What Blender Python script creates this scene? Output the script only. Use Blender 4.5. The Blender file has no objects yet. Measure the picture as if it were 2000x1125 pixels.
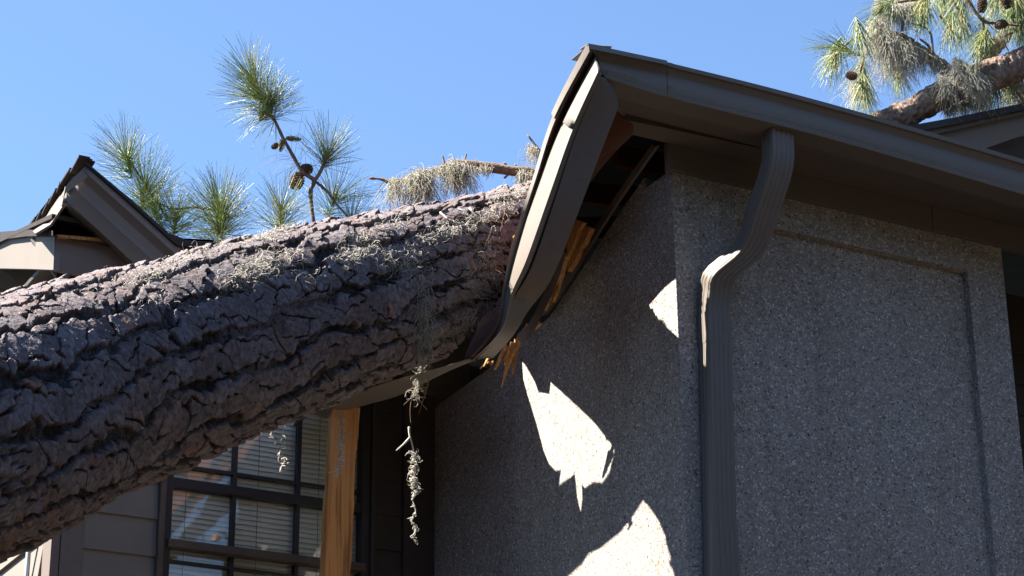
import bpy, math, random
import numpy as np
from mathutils import Vector, Matrix
from mathutils.bvhtree import BVHTree
from mathutils.geometry import delaunay_2d_cdt

rnd = random.Random(7)
RNG = np.random.RandomState(11)
S = bpy.context.scene
COL = S.collection

# ------------------------------------------------------------------ camera
FPX = 4300.0
PITCH, ROLL = math.radians(22.2), math.radians(-0.6)
CAM = Vector((0, 0, 1.6))
_F = Vector((0, math.cos(PITCH), math.sin(PITCH)))
_R = Vector((1, 0, 0))
_U = _R.cross(_F)
CR = _R * math.cos(ROLL) + _U * math.sin(ROLL)
CU = -_R * math.sin(ROLL) + _U * math.cos(ROLL)
cam_d = bpy.data.cameras.new('camera')
cam = bpy.data.objects.new('camera', cam_d)
COL.objects.link(cam)
cam_d.sensor_width = 36
cam_d.lens = 36 * FPX / 2000
cam_d.clip_end = 3000
cam_d.clip_start = 0.05
M = Matrix((CR, CU, -_F)).transposed().to_4x4()
M.translation = CAM
cam.matrix_world = M
S.camera = cam

# ------------------------------------------------------------------ world, sun, exposure
SUN_EL, SUN_BACK = math.radians(51), math.radians(1)
SUN = Vector((-math.cos(SUN_BACK) * math.cos(SUN_EL), math.sin(SUN_BACK) * math.cos(SUN_EL), math.sin(SUN_EL)))
w = bpy.data.worlds.new('World')
S.world = w
w.use_nodes = True
nt = w.node_tree
bg = nt.nodes['Background']
sky = nt.nodes.new('ShaderNodeTexSky')
sky.sky_type = 'NISHITA'
sky.sun_disc = False
sky.sun_elevation = SUN_EL
sky.sun_rotation = math.atan2(SUN.x, SUN.y)
sky.air_density = 1.0
sky.dust_density = 0.1
sky.ozone_density = 5.2
nt.links.new(sky.outputs[0], bg.inputs[0])
bg.inputs[1].default_value = 0.055
sl = bpy.data.lights.new('sun', 'SUN')
sl.energy = 5.0
sl.angle = math.radians(0.5)
sl.color = (1.0, 0.93, 0.84)
so = bpy.data.objects.new('sun', sl)
COL.objects.link(so)
so.location = (-8, 4, 14)
so.rotation_euler = SUN.to_track_quat('Z', 'Y').to_euler()
S.view_settings.view_transform = 'Standard'
S.view_settings.look = 'None'
S.view_settings.exposure = 2.28
S.view_settings.gamma = 1
S.render.engine = 'CYCLES'
S.cycles.max_bounces = 8
S.cycles.transparent_max_bounces = 12

# ------------------------------------------------------------------ helpers
def ray(px, py):
    return _F + CR * ((px - 1000) / FPX) + CU * ((562.5 - py) / FPX)
C0 = CAM + ray(1325, 660) * (7.85 / ray(1325, 660).y)
A_ = math.radians(61.2)
D1 = Vector((math.sin(A_), math.cos(A_), 0))       # along the right-hand wall, away from the camera
N1 = Vector((math.cos(A_), -math.sin(A_), 0))      # out of the right-hand wall
N2 = -D1                                           # out of the left-hand wall
def H(a, b, z):                                    # house frame
    v = C0 + D1 * a + N1 * b
    return Vector((v.x, v.y, z))
def onp(px, py, n, o, P0=None):
    P0 = P0 or C0
    q = ray(px, py)
    return CAM + q * (((P0 - CAM).dot(n) + o) / q.dot(n))
def on1(px, py, b): return onp(px, py, N1, b)
def on2(px, py, o): return onp(px, py, N2, o)
def atY(px, py, Y):
    q = ray(px, py)
    return CAM + q * (Y / q.y)
def hab(P):
    q = P - C0
    return q.dot(D1), q.dot(N1), P.z
def pxm(P): return (P - CAM).dot(_F) / FPX         # metres per photo pixel at P

class MB:
    def __init__(s): s.v = []; s.f = []
    def add(s, vs, fs):
        o = len(s.v); s.v += [tuple(p) for p in vs]; s.f += [tuple(i + o for i in f) for f in fs]; return s
    def hexa(s, c):                                # 8 corners, bottom ring then top ring
        return s.add(c, [(3, 2, 1, 0), (4, 5, 6, 7), (0, 1, 5, 4), (1, 2, 6, 5), (2, 3, 7, 6), (3, 0, 4, 7)])
    def hbox(s, a0, a1, b0, b1, z0, z1):
        return s.hexa([H(a0, b0, z0), H(a1, b0, z0), H(a1, b1, z0), H(a0, b1, z0), H(a0, b0, z1), H(a1, b0, z1), H(a1, b1, z1), H(a0, b1, z1)])
    def grid(s, rows, close=False):
        n = len(rows[0]); o = len(s.v)
        for r in rows: s.v += [tuple(p) for p in r]
        m = len(rows)
        for i in range(m if close else m - 1):
            i2 = (i + 1) % m
            for j in range(n - 1):
                s.f.append((o + i * n + j, o + i * n + j + 1, o + i2 * n + j + 1, o + i2 * n + j))
        return s
    def tube(s, pts, rad, n=6, caps=True):
        pts = [Vector(p) for p in pts]
        if not hasattr(rad, '__len__'): rad = [rad] * len(pts)
        rings = []
        up = Vector((0.31, 0.2, 0.93))
        for i, p in enumerate(pts):
            t = (pts[min(i + 1, len(pts) - 1)] - pts[max(i - 1, 0)]).normalized()
            x = t.cross(up)
            if x.length < 1e-3: x = t.cross(Vector((1, 0, 0)))
            x.normalize(); y = x.cross(t).normalized()
            up = y
            rings.append([p + (x * math.cos(k * 2 * math.pi / n) + y * math.sin(k * 2 * math.pi / n)) * rad[i] for k in range(n)])
        o = len(s.v)
        for r in rings: s.v += [tuple(q) for q in r]
        for i in range(len(rings) - 1):
            for k in range(n):
                k2 = (k + 1) % n
                s.f.append((o + i * n + k, o + i * n + k2, o + (i + 1) * n + k2, o + (i + 1) * n + k))
        if caps:
            s.f.append(tuple(o + k for k in range(n))[::-1])
            e = o + (len(rings) - 1) * n
            s.f.append(tuple(e + k for k in range(n)))
        return s
    def build(s, name, mat, parent=None, smooth=False, bevel=0, solid=0, off=0):
        me = bpy.data.meshes.new(name)
        me.from_pydata(s.v, [], s.f)
        me.validate(); 
        return link(name, me, mat, parent, smooth, bevel, solid, off)

def link(name, me, mat, parent=None, smooth=False, bevel=0, solid=0, off=0):
    import bmesh
    if not solid and len(me.polygons) < 60000:
        bm = bmesh.new(); bm.from_mesh(me); bmesh.ops.recalc_face_normals(bm, faces=bm.faces); bm.to_mesh(me); bm.free()
    if mat: me.materials.append(mat)
    if smooth: me.polygons.foreach_set('use_smooth', [True] * len(me.polygons))
    o = bpy.data.objects.new(name, me)
    COL.objects.link(o)
    if parent is not None:
        o.parent = parent
        o.matrix_parent_inverse = Matrix.Translation(-parent.location)
    if solid:
        m = o.modifiers.new('solid', 'SOLIDIFY'); m.thickness = solid; m.offset = off
    if bevel:
        m = o.modifiers.new('bev', 'BEVEL'); m.width = bevel; m.segments = 2; m.limit_method = 'ANGLE'; m.angle_limit = math.radians(40)
    return o
def empty(name, loc):
    o = bpy.data.objects.new(name, None); COL.objects.link(o); o.location = loc; o.empty_display_size = .1
    return o
def tag(o, label=None, cat=None, group=None, kind=None):
    if label: o['label'] = label
    if cat: o['category'] = cat
    if group: o['group'] = group
    if kind: o['kind'] = kind
    return o
def np_mesh(name, V, Fq):
    me = bpy.data.meshes.new(name)
    V = np.asarray(V, np.float32); Fq = np.asarray(Fq, np.int32)
    k = Fq.shape[1]
    me.vertices.add(len(V)); me.vertices.foreach_set('co', V.ravel())
    me.loops.add(Fq.size); me.loops.foreach_set('vertex_index', Fq.ravel())
    me.polygons.add(len(Fq)); me.polygons.foreach_set('loop_start', np.arange(0, Fq.size, k, dtype=np.int32))
    me.update(calc_edges=True)
    return me
def spline(pts, n):
    """resample a polyline through its points (Catmull-Rom), n samples per span"""
    P = [Vector(p) for p in pts]; out = []
    for i in range(len(P) - 1):
        a = P[max(i - 1, 0)]; b = P[i]; c = P[i + 1]; d = P[min(i + 2, len(P) - 1)]
        for k in range(n):
            t = k / n
            out.append(0.5 * ((2 * b) + (c - a) * t + (2 * a - 5 * b + 4 * c - d) * t * t + (3 * b - a - 3 * c + d) * t ** 3))
    out.append(P[-1])
    return out

# ------------------------------------------------------------------ materials
MATS = {}
def mat(name, base, rough=.7, spec=.3, noise=None, bump=None, metal=0, stripes=None):
    """noise: list of (scale, detail, amount, dark colour, low, high); bump: list of (scale, strength, distance)"""
    m = bpy.data.materials.new(name); m.use_nodes = True
    t = m.node_tree; N = t.nodes; L = t.links
    p = N['Principled BSDF']
    p.inputs['Roughness'].default_value = rough
    p.inputs['Specular IOR Level'].default_value = spec
    p.inputs['Metallic'].default_value = metal
    tc = N.new('ShaderNodeTexCoord')
    src = None
    rgb = N.new('ShaderNodeRGB'); rgb.outputs[0].default_value = (*base, 1); src = rgb.outputs[0]
    for (sc, det, amt, col, lo, hi, *st) in (noise or []):
        mp = N.new('ShaderNodeMapping'); mp.inputs['Scale'].default_value = st[0] if st else (1, 1, 1)
        if len(st) > 1: mp.inputs['Rotation'].default_value = st[1]
        nz = N.new('ShaderNodeTexNoise'); nz.inputs['Scale'].default_value = sc; nz.inputs['Detail'].default_value = det
        L.new(tc.outputs['Object'], mp.inputs[0]); L.new(mp.outputs[0], nz.inputs['Vector'])
        mr = N.new('ShaderNodeMapRange'); mr.inputs[1].default_value = lo; mr.inputs[2].default_value = hi; mr.inputs[4].default_value = amt
        L.new(nz.outputs[0], mr.inputs[0])
        mx = N.new('ShaderNodeMix'); mx.data_type = 'RGBA'
        L.new(mr.outputs[0], mx.inputs[0]); L.new(src, mx.inputs[6]); mx.inputs[7].default_value = (*col, 1)
        src = mx.outputs[2]
    L.new(src, p.inputs['Base Color'])
    prev = None
    for (sc, stg, dist, *st) in (bump or []):
        mp = N.new('ShaderNodeMapping'); mp.inputs['Scale'].default_value = st[0] if st else (1, 1, 1)
        if len(st) > 1: mp.inputs['Rotation'].default_value = st[1]
        nz = N.new('ShaderNodeTexNoise'); nz.inputs['Scale'].default_value = sc; nz.inputs['Detail'].default_value = 6
        L.new(tc.outputs['Object'], mp.inputs[0]); L.new(mp.outputs[0], nz.inputs['Vector'])
        b = N.new('ShaderNodeBump'); b.inputs['Strength'].default_value = stg; b.inputs['Distance'].default_value = dist
        L.new(nz.outputs[0], b.inputs['Height'])
        if prev: L.new(prev, b.inputs['Normal'])
        prev = b.outputs[0]
    if prev: L.new(prev, p.inputs['Normal'])
    MATS[name] = m
    return m
ROTH = (0, 0, A_ - math.pi / 2)
mat('gutter_paint', (.190, .165, .140), .5, .22,
    noise=[(3, 6, .35, (.17, .145, .12), .45, .75), (28, 5, .22, (.13, .11, .09), .55, .75), (260, 2, .6, (.06, .05, .04), .70, .74)],
    bump=[(7, .25, .006), (180, .12, .0006)])
mat('fascia_paint', (.165, .133, .115), .65, .2,
    noise=[(4, 6, .4, (.15, .13, .105), .42, .7), (30, 6, .3, (.1, .085, .07), .58, .75)], bump=[(60, .25, .001), (9, .2, .004)])
mat('cream_board', (.175, .155, .13), .65, .3,
    noise=[(5, 6, .35, (.22, .19, .15), .4, .7), (60, 5, .25, (.25, .2, .15), .6, .75)], bump=[(80, .2, .001)])
mat('siding_paint', (.20, .175, .14), .65, .3,
    noise=[(4, 6, .4, (.13, .11, .09), .4, .7), (50, 6, .35, (.09, .075, .06), .56, .72, (1, 1, 5))], bump=[(70, .35, .0012, (1, 1, 4)), (9, .15, .003)])
mat('dark_trim_and_shade', (.06, .048, .04), .6, .3, noise=[(12, 6, .4, (.03, .025, .02), .4, .7)], bump=[(60, .2, .001)])  # dark trim colour, also used as painted shade on siding and soffit
mat('brown_trim', (.12, .085, .062), .6, .3, noise=[(14, 6, .5, (.06, .045, .035), .4, .7)], bump=[(60, .25, .001)])
mat('shingle', (.05, .046, .046), .95, .1, noise=[(6, 5, .5, (.025, .022, .022), .4, .7), (300, 2, .6, (.12, .11, .105), .55, .7)], bump=[(350, .6, .002)])
mat('shaded_attic_wood', (.13, .05, .028), .8, .15, noise=[(5, 6, .6, (.07, .03, .018), .35, .65, (1, 1, .3)), (40, 5, .4, (.09, .045, .02), .5, .7)], bump=[(50, .4, .002)])  # base darkened to put the eave cavity's shade into the wood
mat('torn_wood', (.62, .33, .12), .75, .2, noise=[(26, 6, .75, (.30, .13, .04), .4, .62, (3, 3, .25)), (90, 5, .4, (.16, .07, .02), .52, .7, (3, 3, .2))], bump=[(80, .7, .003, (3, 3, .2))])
mat('raw_timber', (.60, .285, .10), .75, .15,
    noise=[(16, 5, .65, (.33, .125, .03), .42, .6, (1, 1, .07)), (60, 6, .7, (.13, .055, .02), .52, .66, (1, 1, .04)), (5, 2, .85, (.12, .05, .02), .68, .72), (9, 3, .5, (.55, .30, .11), .5, .7, (1, 1, .5))],
    bump=[(70, .35, .0015, (1, 1, .06))])
mat('frame_metal', (.028, .024, .023), .45, .4, bump=[(40, .1, .001)])
mat('conduit_metal', (.45, .45, .45), .35, .5, metal=.7)
mat('blind', (.88, .89, .84), .55, .3, bump=[(9, .1, .002)])
mat('needle', (.15, .215, .05), .42, .4, noise=[(6, 3, .65, (.34, .32, .10), .42, .58), (3, 3, .35, (.04, .10, .035), .5, .62), (40, 2, .5, (.30, .20, .08), .66, .72)])
mat('dry_needle', (.30, .15, .07), .6, .3)
mat('twig_bark', (.21, .145, .105), .9, .15, noise=[(30, 6, .7, (.07, .045, .03), .4, .65), (14, 5, .5, (.27, .2, .15), .5, .7)], bump=[(60, .9, .006), (16, .7, .012)])
mat('limb_bark', (.25, .175, .135), .9, .15, noise=[(26, 6, .7, (.09, .06, .045), .42, .6), (12, 4, .5, (.36, .28, .22), .5, .66)], bump=[(70, .8, .006), (25, .5, .01)])
mat('cone_scale', (.16, .095, .055), .7, .25, noise=[(60, 4, .6, (.06, .035, .02), .4, .65)])
mat('green_cone', (.20, .17, .04), .6, .3, noise=[(60, 4, .5, (.1, .08, .02), .4, .65)])
mat('moss', (.42, .40, .335), .9, .1, noise=[(7, 4, .6, (.30, .28, .19), .42, .62), (25, 3, .4, (.50, .46, .38), .5, .7)])
mat('moss_curl', (.58, .55, .49), .85, .1, noise=[(30, 3, .5, (.42, .40, .31), .45, .65)])
mat('soil', (.042, .033, .026), .95, .1, noise=[(2, 8, .7, (.05, .04, .032), .4, .6), (20, 6, .4, (.06, .045, .035), .5, .7)], bump=[(30, .5, .02)])

mat('leaf', (.035, .036, .028), .6, .2, noise=[(2, 3, .6, (.025, .035, .015), .4, .6)])
def stone_mat():
    m = bpy.data.materials.new('pebble_wall'); m.use_nodes = True
    t = m.node_tree; N = t.nodes; L = t.links; p = N['Principled BSDF']
    p.inputs['Roughness'].default_value = .8; p.inputs['Specular IOR Level'].default_value = .3
    tc = N.new('ShaderNodeTexCoord')
    nz0 = N.new('ShaderNodeTexNoise'); nz0.inputs['Scale'].default_value = 45; nz0.inputs['Detail'].default_value = 3
    L.new(tc.outputs['Object'], nz0.inputs['Vector'])
    mixv = N.new('ShaderNodeMix'); mixv.data_type = 'VECTOR'; mixv.inputs[0].default_value = .016
    L.new(tc.outputs['Object'], mixv.inputs[4]); L.new(nz0.outputs['Color'], mixv.inputs[5])
    def vor(sc, feat):
        v = N.new('ShaderNodeTexVoronoi'); v.feature = feat; v.inputs['Scale'].default_value = sc; v.inputs['Randomness'].default_value = 1
        L.new(mixv.outputs[1], v.inputs['Vector']); return v
    v1 = vor(135, 'F1'); ve = vor(135, 'DISTANCE_TO_EDGE'); v2 = vor(260, 'F1')
    sep = N.new('ShaderNodeSeparateColor'); L.new(v1.outputs['Color'], sep.inputs[0])
    cr = N.new('ShaderNodeValToRGB'); L.new(sep.outputs[0], cr.inputs[0])
    e = cr.color_ramp.elements
    e[0].position = 0; e[0].color = (.10, .075, .055, 1); e[1].position = 1; e[1].color = (.88, .84, .79, 1)
    for pos, c in ((.05, (.22, .195, .17)), (.22, (.37, .34, .305)), (.60, (.46, .425, .385)), (.82, (.56, .52, .475))):
        k = e.new(pos); k.color = (*c, 1)
    mr = N.new('ShaderNodeMapRange'); mr.inputs[1].default_value = 0.0; mr.inputs[2].default_value = .14; mr.inputs[3].default_value = 1; mr.inputs[4].default_value = 0
    L.new(ve.outputs['Distance'], mr.inputs[0])
    mx = N.new('ShaderNodeMix'); mx.data_type = 'RGBA'; mx.inputs[7].default_value = (.36, .32, .275, 1)
    L.new(mr.outputs[0], mx.inputs[0]); L.new(cr.outputs[0], mx.inputs[6])
    # large soft weather stains
    n3 = N.new('ShaderNodeTexNoise'); n3.inputs['Scale'].default_value = 2.2; n3.inputs['Detail'].default_value = 6; L.new(tc.outputs['Object'], n3.inputs['Vector'])
    m3 = N.new('ShaderNodeMapRange'); m3.inputs[1].default_value = .4; m3.inputs[2].default_value = .75; m3.inputs[3].default_value = 0; m3.inputs[4].default_value = .35
    L.new(n3.outputs[0], m3.inputs[0])
    mx2 = N.new('ShaderNodeMix'); mx2.data_type = 'RGBA'; mx2.blend_type = 'MULTIPLY'; mx2.inputs[7].default_value = (.60, .55, .52, 1)
    L.new(m3.outputs[0], mx2.inputs[0]); L.new(mx.outputs[2], mx2.inputs[6])
    mp4 = N.new('ShaderNodeMapping'); mp4.inputs['Scale'].default_value = (7, 7, .45); L.new(tc.outputs['Object'], mp4.inputs[0])
    n4 = N.new('ShaderNodeTexNoise'); n4.inputs['Scale'].default_value = 1.6; n4.inputs['Detail'].default_value = 5; L.new(mp4.outputs[0], n4.inputs['Vector'])
    m4 = N.new('ShaderNodeMapRange'); m4.inputs[1].default_value = .5; m4.inputs[2].default_value = .72; m4.inputs[3].default_value = 0; m4.inputs[4].default_value = .35; L.new(n4.outputs[0], m4.inputs[0])
    mx4 = N.new('ShaderNodeMix'); mx4.data_type = 'RGBA'; mx4.blend_type = 'MULTIPLY'; mx4.inputs[7].default_value = (.6, .55, .5, 1)
    L.new(m4.outputs[0], mx4.inputs[0]); L.new(mx2.outputs[2], mx4.inputs[6]); L.new(mx4.outputs[2], p.inputs['Base Color'])
    # relief: pebbles stand out of the binder
    hh = N.new('ShaderNodeMath'); hh.operation = 'MULTIPLY_ADD'; L.new(ve.outputs['Distance'], hh.inputs[0]); hh.inputs[1].default_value = 1.3
    s2 = N.new('ShaderNodeMath'); s2.operation = 'MULTIPLY'; L.new(v2.outputs['Distance'], s2.inputs[0]); s2.inputs[1].default_value = -.35
    L.new(s2.outputs[0], hh.inputs[2])
    h3 = N.new('ShaderNodeMath'); h3.operation = 'MULTIPLY_ADD'; L.new(sep.outputs[1], h3.inputs[0]); h3.inputs[1].default_value = .35; L.new(hh.outputs[0], h3.inputs[2])
    b = N.new('ShaderNodeBump'); b.inputs['Strength'].default_value = 1.0; b.inputs['Distance'].default_value = .005
    L.new(h3.outputs[0], b.inputs['Height']); L.new(b.outputs[0], p.inputs['Normal'])
    MATS['stone'] = m
stone_mat()

def bark_mat():
    m = bpy.data.materials.new('pine_bark'); m.use_nodes = True
    t = m.node_tree; N = t.nodes; L = t.links; p = N['Principled BSDF']
    p.inputs['Roughness'].default_value = .82; p.inputs['Specular IOR Level'].default_value = .25
    at = N.new('ShaderNodeAttribute'); at.attribute_name = 'bark'
    L.new(at.outputs['Color'], p.inputs['Base Color'])
    tc = N.new('ShaderNodeTexCoord'); prev = None
    mxs = at.outputs['Color']
    n0 = N.new('ShaderNodeTexNoise'); n0.inputs['Scale'].default_value = 55; n0.inputs['Detail'].default_value = 7
    L.new(tc.outputs['Object'], n0.inputs['Vector'])
    mr = N.new('ShaderNodeMapRange'); mr.inputs[1].default_value = .35; mr.inputs[2].default_value = .7; mr.inputs[3].default_value = .6; mr.inputs[4].default_value = 1.3
    L.new(n0.outputs[0], mr.inputs[0])
    mm = N.new('ShaderNodeVectorMath'); mm.operation = 'SCALE'; L.new(mxs, mm.inputs[0]); L.new(mr.outputs[0], mm.inputs['Scale'])
    L.new(mm.outputs[0], p.inputs['Base Color'])
    for sc, stg, d in ((45, .25, .004), (150, .6, .003)):
        nz = N.new('ShaderNodeTexNoise'); nz.inputs['Scale'].default_value = sc; nz.inputs['Detail'].default_value = 6
        L.new(tc.outputs['Object'], nz.inputs['Vector'])
        b = N.new('ShaderNodeBump'); b.inputs['Strength'].default_value = stg; b.inputs['Distance'].default_value = d
        L.new(nz.outputs[0], b.inputs['Height'])
        if prev: L.new(prev, b.inputs['Normal'])
        prev = b.outputs[0]
    L.new(prev, p.inputs['Normal'])
    MATS['bark'] = m
bark_mat()

def glass_mat():
    m = bpy.data.materials.new('window_glass'); m.use_nodes = True
    t = m.node_tree; N = t.nodes; L = t.links
    for n in list(N): N.remove(n)
    out = N.new('ShaderNodeOutputMaterial'); tr = N.new('ShaderNodeBsdfTransparent'); gl = N.new('ShaderNodeBsdfGlossy'); mx = N.new('ShaderNodeMixShader')
    tr.inputs[0].default_value = (.99, 1.0, .985, 1); gl.inputs['Roughness'].default_value = .015; gl.inputs['Color'].default_value = (.95, .97, 1, 1)
    fr = N.new('ShaderNodeFresnel'); fr.inputs[0].default_value = 1.5
    nz = N.new('ShaderNodeTexNoise'); nz.inputs['Scale'].default_value = 5; b = N.new('ShaderNodeBump'); b.inputs['Strength'].default_value = .25; b.inputs['Distance'].default_value = .006
    tc = N.new('ShaderNodeTexCoord'); L.new(tc.outputs['Object'], nz.inputs['Vector']); L.new(nz.outputs[0], b.inputs['Height']); L.new(b.outputs[0], gl.inputs['Normal'])
    L.new(fr.outputs[0], mx.inputs[0]); L.new(tr.outputs[0], mx.inputs[1]); L.new(gl.outputs[0], mx.inputs[2]); L.new(mx.outputs[0], out.inputs[0])
    MATS['glass'] = m
glass_mat()

# ================================================================== SETTING
g = MB(); g.add([(-1500, -1500, 0), (1500, -1500, 0), (1500, 1500, 0), (-1500, 1500, 0)], [(0, 1, 2, 3)])
tag(g.build('ground', MATS['soil']), kind='structure')

# unseen trees added round the yard to block sky light
wr = np.random.RandomState(4); WV = []; 
for k in range(19):
    an = math.radians(-60 + 262 * k / 18 + wr.uniform(-4, 4)); rr0 = wr.uniform(9, 13)
    cx, cy = 1.5 + rr0 * math.cos(-an), 1.0 + rr0 * math.sin(-an) * 1.0
    n = 2600; u = wr.normal(size=(n, 3)); u /= np.linalg.norm(u, axis=1, keepdims=True); u *= wr.uniform(.45, 1, (n, 1)) ** .5
    p = u * np.array([3.0, 3.0, 4.2]) + np.array([cx, cy, 5.1]); 
    e1 = wr.normal(size=(n, 3)); e1 /= np.linalg.norm(e1, axis=1, keepdims=True); e2 = np.cross(e1, wr.normal(size=(n, 3))); e2 /= np.linalg.norm(e2, axis=1, keepdims=True)
    h = wr.uniform(.12, .30, (n, 1))
    WV.append(np.stack([p - e1 * h, p + e2 * h * .6, p + e1 * h, p - e2 * h * .6], 1).reshape(-1, 3))
    p = wr.uniform(-1, 1, (400, 3)) * np.array([2.6, 2.6, 1.6]) + np.array([cx, cy, 1.4]); h = .3
    e1 = wr.normal(size=(400, 3)); e1 /= np.linalg.norm(e1, axis=1, keepdims=True); e2 = np.cross(e1, wr.normal(size=(400, 3))); e2 /= np.linalg.norm(e2, axis=1, keepdims=True)
    WV.append(np.stack([p - e1 * h, p + e2 * h * .6, p + e1 * h, p - e2 * h * .6], 1).reshape(-1, 3))
WV = np.concatenate(WV); me = np_mesh('sky_block_woods', WV, np.arange(len(WV)).reshape(-1, 4)); me.materials.append(MATS['leaf'])
wo = bpy.data.objects.new('sky_block_woods', me); COL.objects.link(wo); tag(wo, 'unseen leafy mass added to block sky light', 'trees', kind='stuff')

# ================================================================== HOUSE
house = empty('damaged_house', H(0, 0, 0))
tag(house, 'pebble walled house with brown eaves crushed open by the fallen pine', 'house')
BW = -2.09                                   # the window wall's face
G2 = [(-.02, 5.44), (.064, 5.42), (.35, 5.31), (.65, 5.18), (.99, 5.04), (1.4, 4.99), (2.09, 4.97)]   # broken top of the left wall
# right-hand wall with its recessed panel
R_L, R_R, R_T = .30, hab(on1(1893, 560, 0))[0], hab(on1(1710, 489, 0))[2]
RB = -.036
m = MB()
AR = 1.664
m.hbox(0, R_L, -.2, 0, 0, 5.30)
m.hbox(R_R, AR, -.2, 0, 0, 5.30)
m.hbox(R_L, R_R, -.2, 0, R_T, 5.30)
m.hbox(R_L, R_R, -.2, RB, 0, R_T)
m.build('wall', MATS['stone'], house, bevel=.002)
# left-hand wall, its top broken away under the crushed eave
m = MB()
tt = [t for t, z in G2]
for (t0, z0), (t1, z1) in zip(G2[:-1], G2[1:]):
    t0c = max(t0, .2)
    if t1 <= .2: continue
    z0c = z0 + (z1 - z0) * (t0c - t0) / (t1 - t0)
    m.hexa([H(0, -t1, 0), H(.2, -t1, 0), H(.2, -t0c, 0), H(0, -t0c, 0), H(0, -t1, z1 - .02), H(.2, -t1, z1 - .02), H(.2, -t0c, z0c - .02), H(0, -t0c, z0c - .02)])
m.build('wall', MATS['stone'], house)
# window wall, split round the window opening
def wa(px, py, b=BW): return hab(on1(px, py, b))
WL, WRt = wa(331, 1014)[0], wa(707, 1014)[0]
zA = wa(584, 941)[2]; zB0, zB1 = wa(584, 984)[2], wa(584, 966)[2]; zC0, zC1 = wa(584, 1103)[2], wa(584, 1089)[2]; zD = wa(584, 1124)[2]
WTOP = zA + .60; WBOT = zC0 - .75
WEND = wa(97, 1050)[0]
PITCHL = .163
lap0 = wa(755, 939)[2]
def lap_siding(a0, a1, z0, z1, name='siding'):
    m = MB(); k0 = math.floor((z0 - lap0) / PITCHL)
    k = k0
    while lap0 + k * PITCHL < z1:
        zb = lap0 + k * PITCHL; zt = zb + PITCHL + .012
        zb2 = max(zb, z0); zt2 = min(zt, z1)
        if zt2 > zb2:
            m.hexa([H(a0, BW - .01, zb2), H(a1, BW - .01, zb2), H(a1, BW + .013, zb2), H(a0, BW + .013, zb2),
                    H(a0, BW - .01, zt2), H(a1, BW - .01, zt2), H(a1, BW + .002, zt2), H(a0, BW + .002, zt2)])
        k += 1
    return m
CASL = wa(306, 1014)[0]; CASR = wa(728, 1014)[0]
cb1 = wa(160, 1050)[0]
TR = wa(783, 1014)[0]
m = MB()
m.hbox(WEND + .005, CASL + .02, BW - .2, BW - .012, 0, 5.40)
m.hbox(CASR - .02, .2, BW - .2, BW - .012, 0, 5.40)
m.hbox(CASL + .02, CASR - .02, BW - .2, BW - .012, WTOP + .02, 5.40)
m.hbox(CASL + .02, CASR - .02, BW - .2, BW - .012, 0, WBOT - .02)
m.build('wall', MATS['siding_paint'], house)
lap_siding(cb1, CASL, 2.6, 5.38).build('siding', MATS['siding_paint'], house, bevel=.002)
tag(lap_siding(CASR, TR, 2.6, 5.38).build('siding', MATS['dark_trim_and_shade'], house, bevel=.002), 'siding with painted-in shade between the window and the pebble wall')  # deep shade beside the window is put into this siding's colour
m = MB(); m.hbox(TR, -.004, BW - .01, BW + .03, 2.0, 5.0); m.build('corner_board', MATS['dark_trim_and_shade'], house, bevel=.002)  # near-black colour stands in for the shade of the inner corner
m = MB(); m.hbox(WEND, wa(114, 1050)[0], BW - .09, BW + .028, 0, 5.29); m.build('corner_board', MATS['fascia_paint'], house, bevel=.003)
m = MB(); m.hbox(wa(116, 1050)[0], cb1, BW - .01, BW + .024, 0, 5.29); m.build('corner_board', MATS['fascia_paint'], house, bevel=.003)
# sunlit side wall going back from the window wall's far corner
m = MB(); m.hbox(WEND + .01, WEND + .2, -6.5, BW - .2, 0, 5.28); m.build('wall', MATS['cream_board'], house)
m = MB()
zz = lap0 - PITCHL * 12 + .05
while zz < 5.2:
    m.hexa([H(WEND - .012, -6.5, zz), H(WEND + .02, -6.5, zz), H(WEND + .02, BW - .09, zz), H(WEND - .012, BW - .09, zz),
            H(WEND + .006, -6.5, zz + .17), H(WEND + .02, -6.5, zz + .17), H(WEND + .02, BW - .09, zz + .17), H(WEND + .006, BW - .09, zz + .17)])
    zz += PITCHL
tag(m.build('siding', MATS['cream_board'], house), 'sunlit cream lap siding on the far left')
cP = on2(54, 1100, -WEND + .03); ca, cb_, _ = hab(cP)
m = MB(); m.tube([H(ca, cb_, 2.4), H(ca, cb_, 5.2)], .011, 10); m.build('conduit', MATS['conduit_metal'], house, smooth=True)

# window
win = MB()
zt, zb = WTOP, WBOT
for (a0, a1, b0, b1, z0, z1) in ((WL - .03, WL + .006, -.05, .012, zb, zt), (WRt - .006, CASR - .02, -.05, .012, zb, zt), (WL + .006, WRt - .006, -.05, .010, zt - .04, zt), (WL + .006, WRt - .006, -.05, .010, zb, zb + .05)):
    win.hbox(a0, a1, BW + b0, BW + b1, z0, z1)
window = win.build('window', MATS['frame_metal'], house, bevel=.002)
m1, m2 = wa(458.5, 1014)[0], wa(584, 1014)[0]
def muntin(mb, a0, a1, z0, z1, b0=-.045, b1=-.012): mb.hbox(a0, a1, BW + b0, BW + b1, z0, z1)
fr = MB()
for c in (m1, m2):
    muntin(fr, c - .009, c + .009, zb + .05, zt - .04)
muntin(fr, WL, WRt, zA - .007, zA + .007, -.044, -.016)
muntin(fr, WL, WRt, zB0, zB1, -.05, -.002)
muntin(fr, WL, WRt, zD - .006, zD + .006, -.044, -.016)
fr.build('frame', MATS['frame_metal'], window, bevel=.0015)
sr = MB(); sr.hbox(WL - .01, WRt + .01, BW - .03, BW + .03, zC0, zC1 + .004)
sr.build('rail', MATS['brown_trim'], window, bevel=.003)
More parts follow.
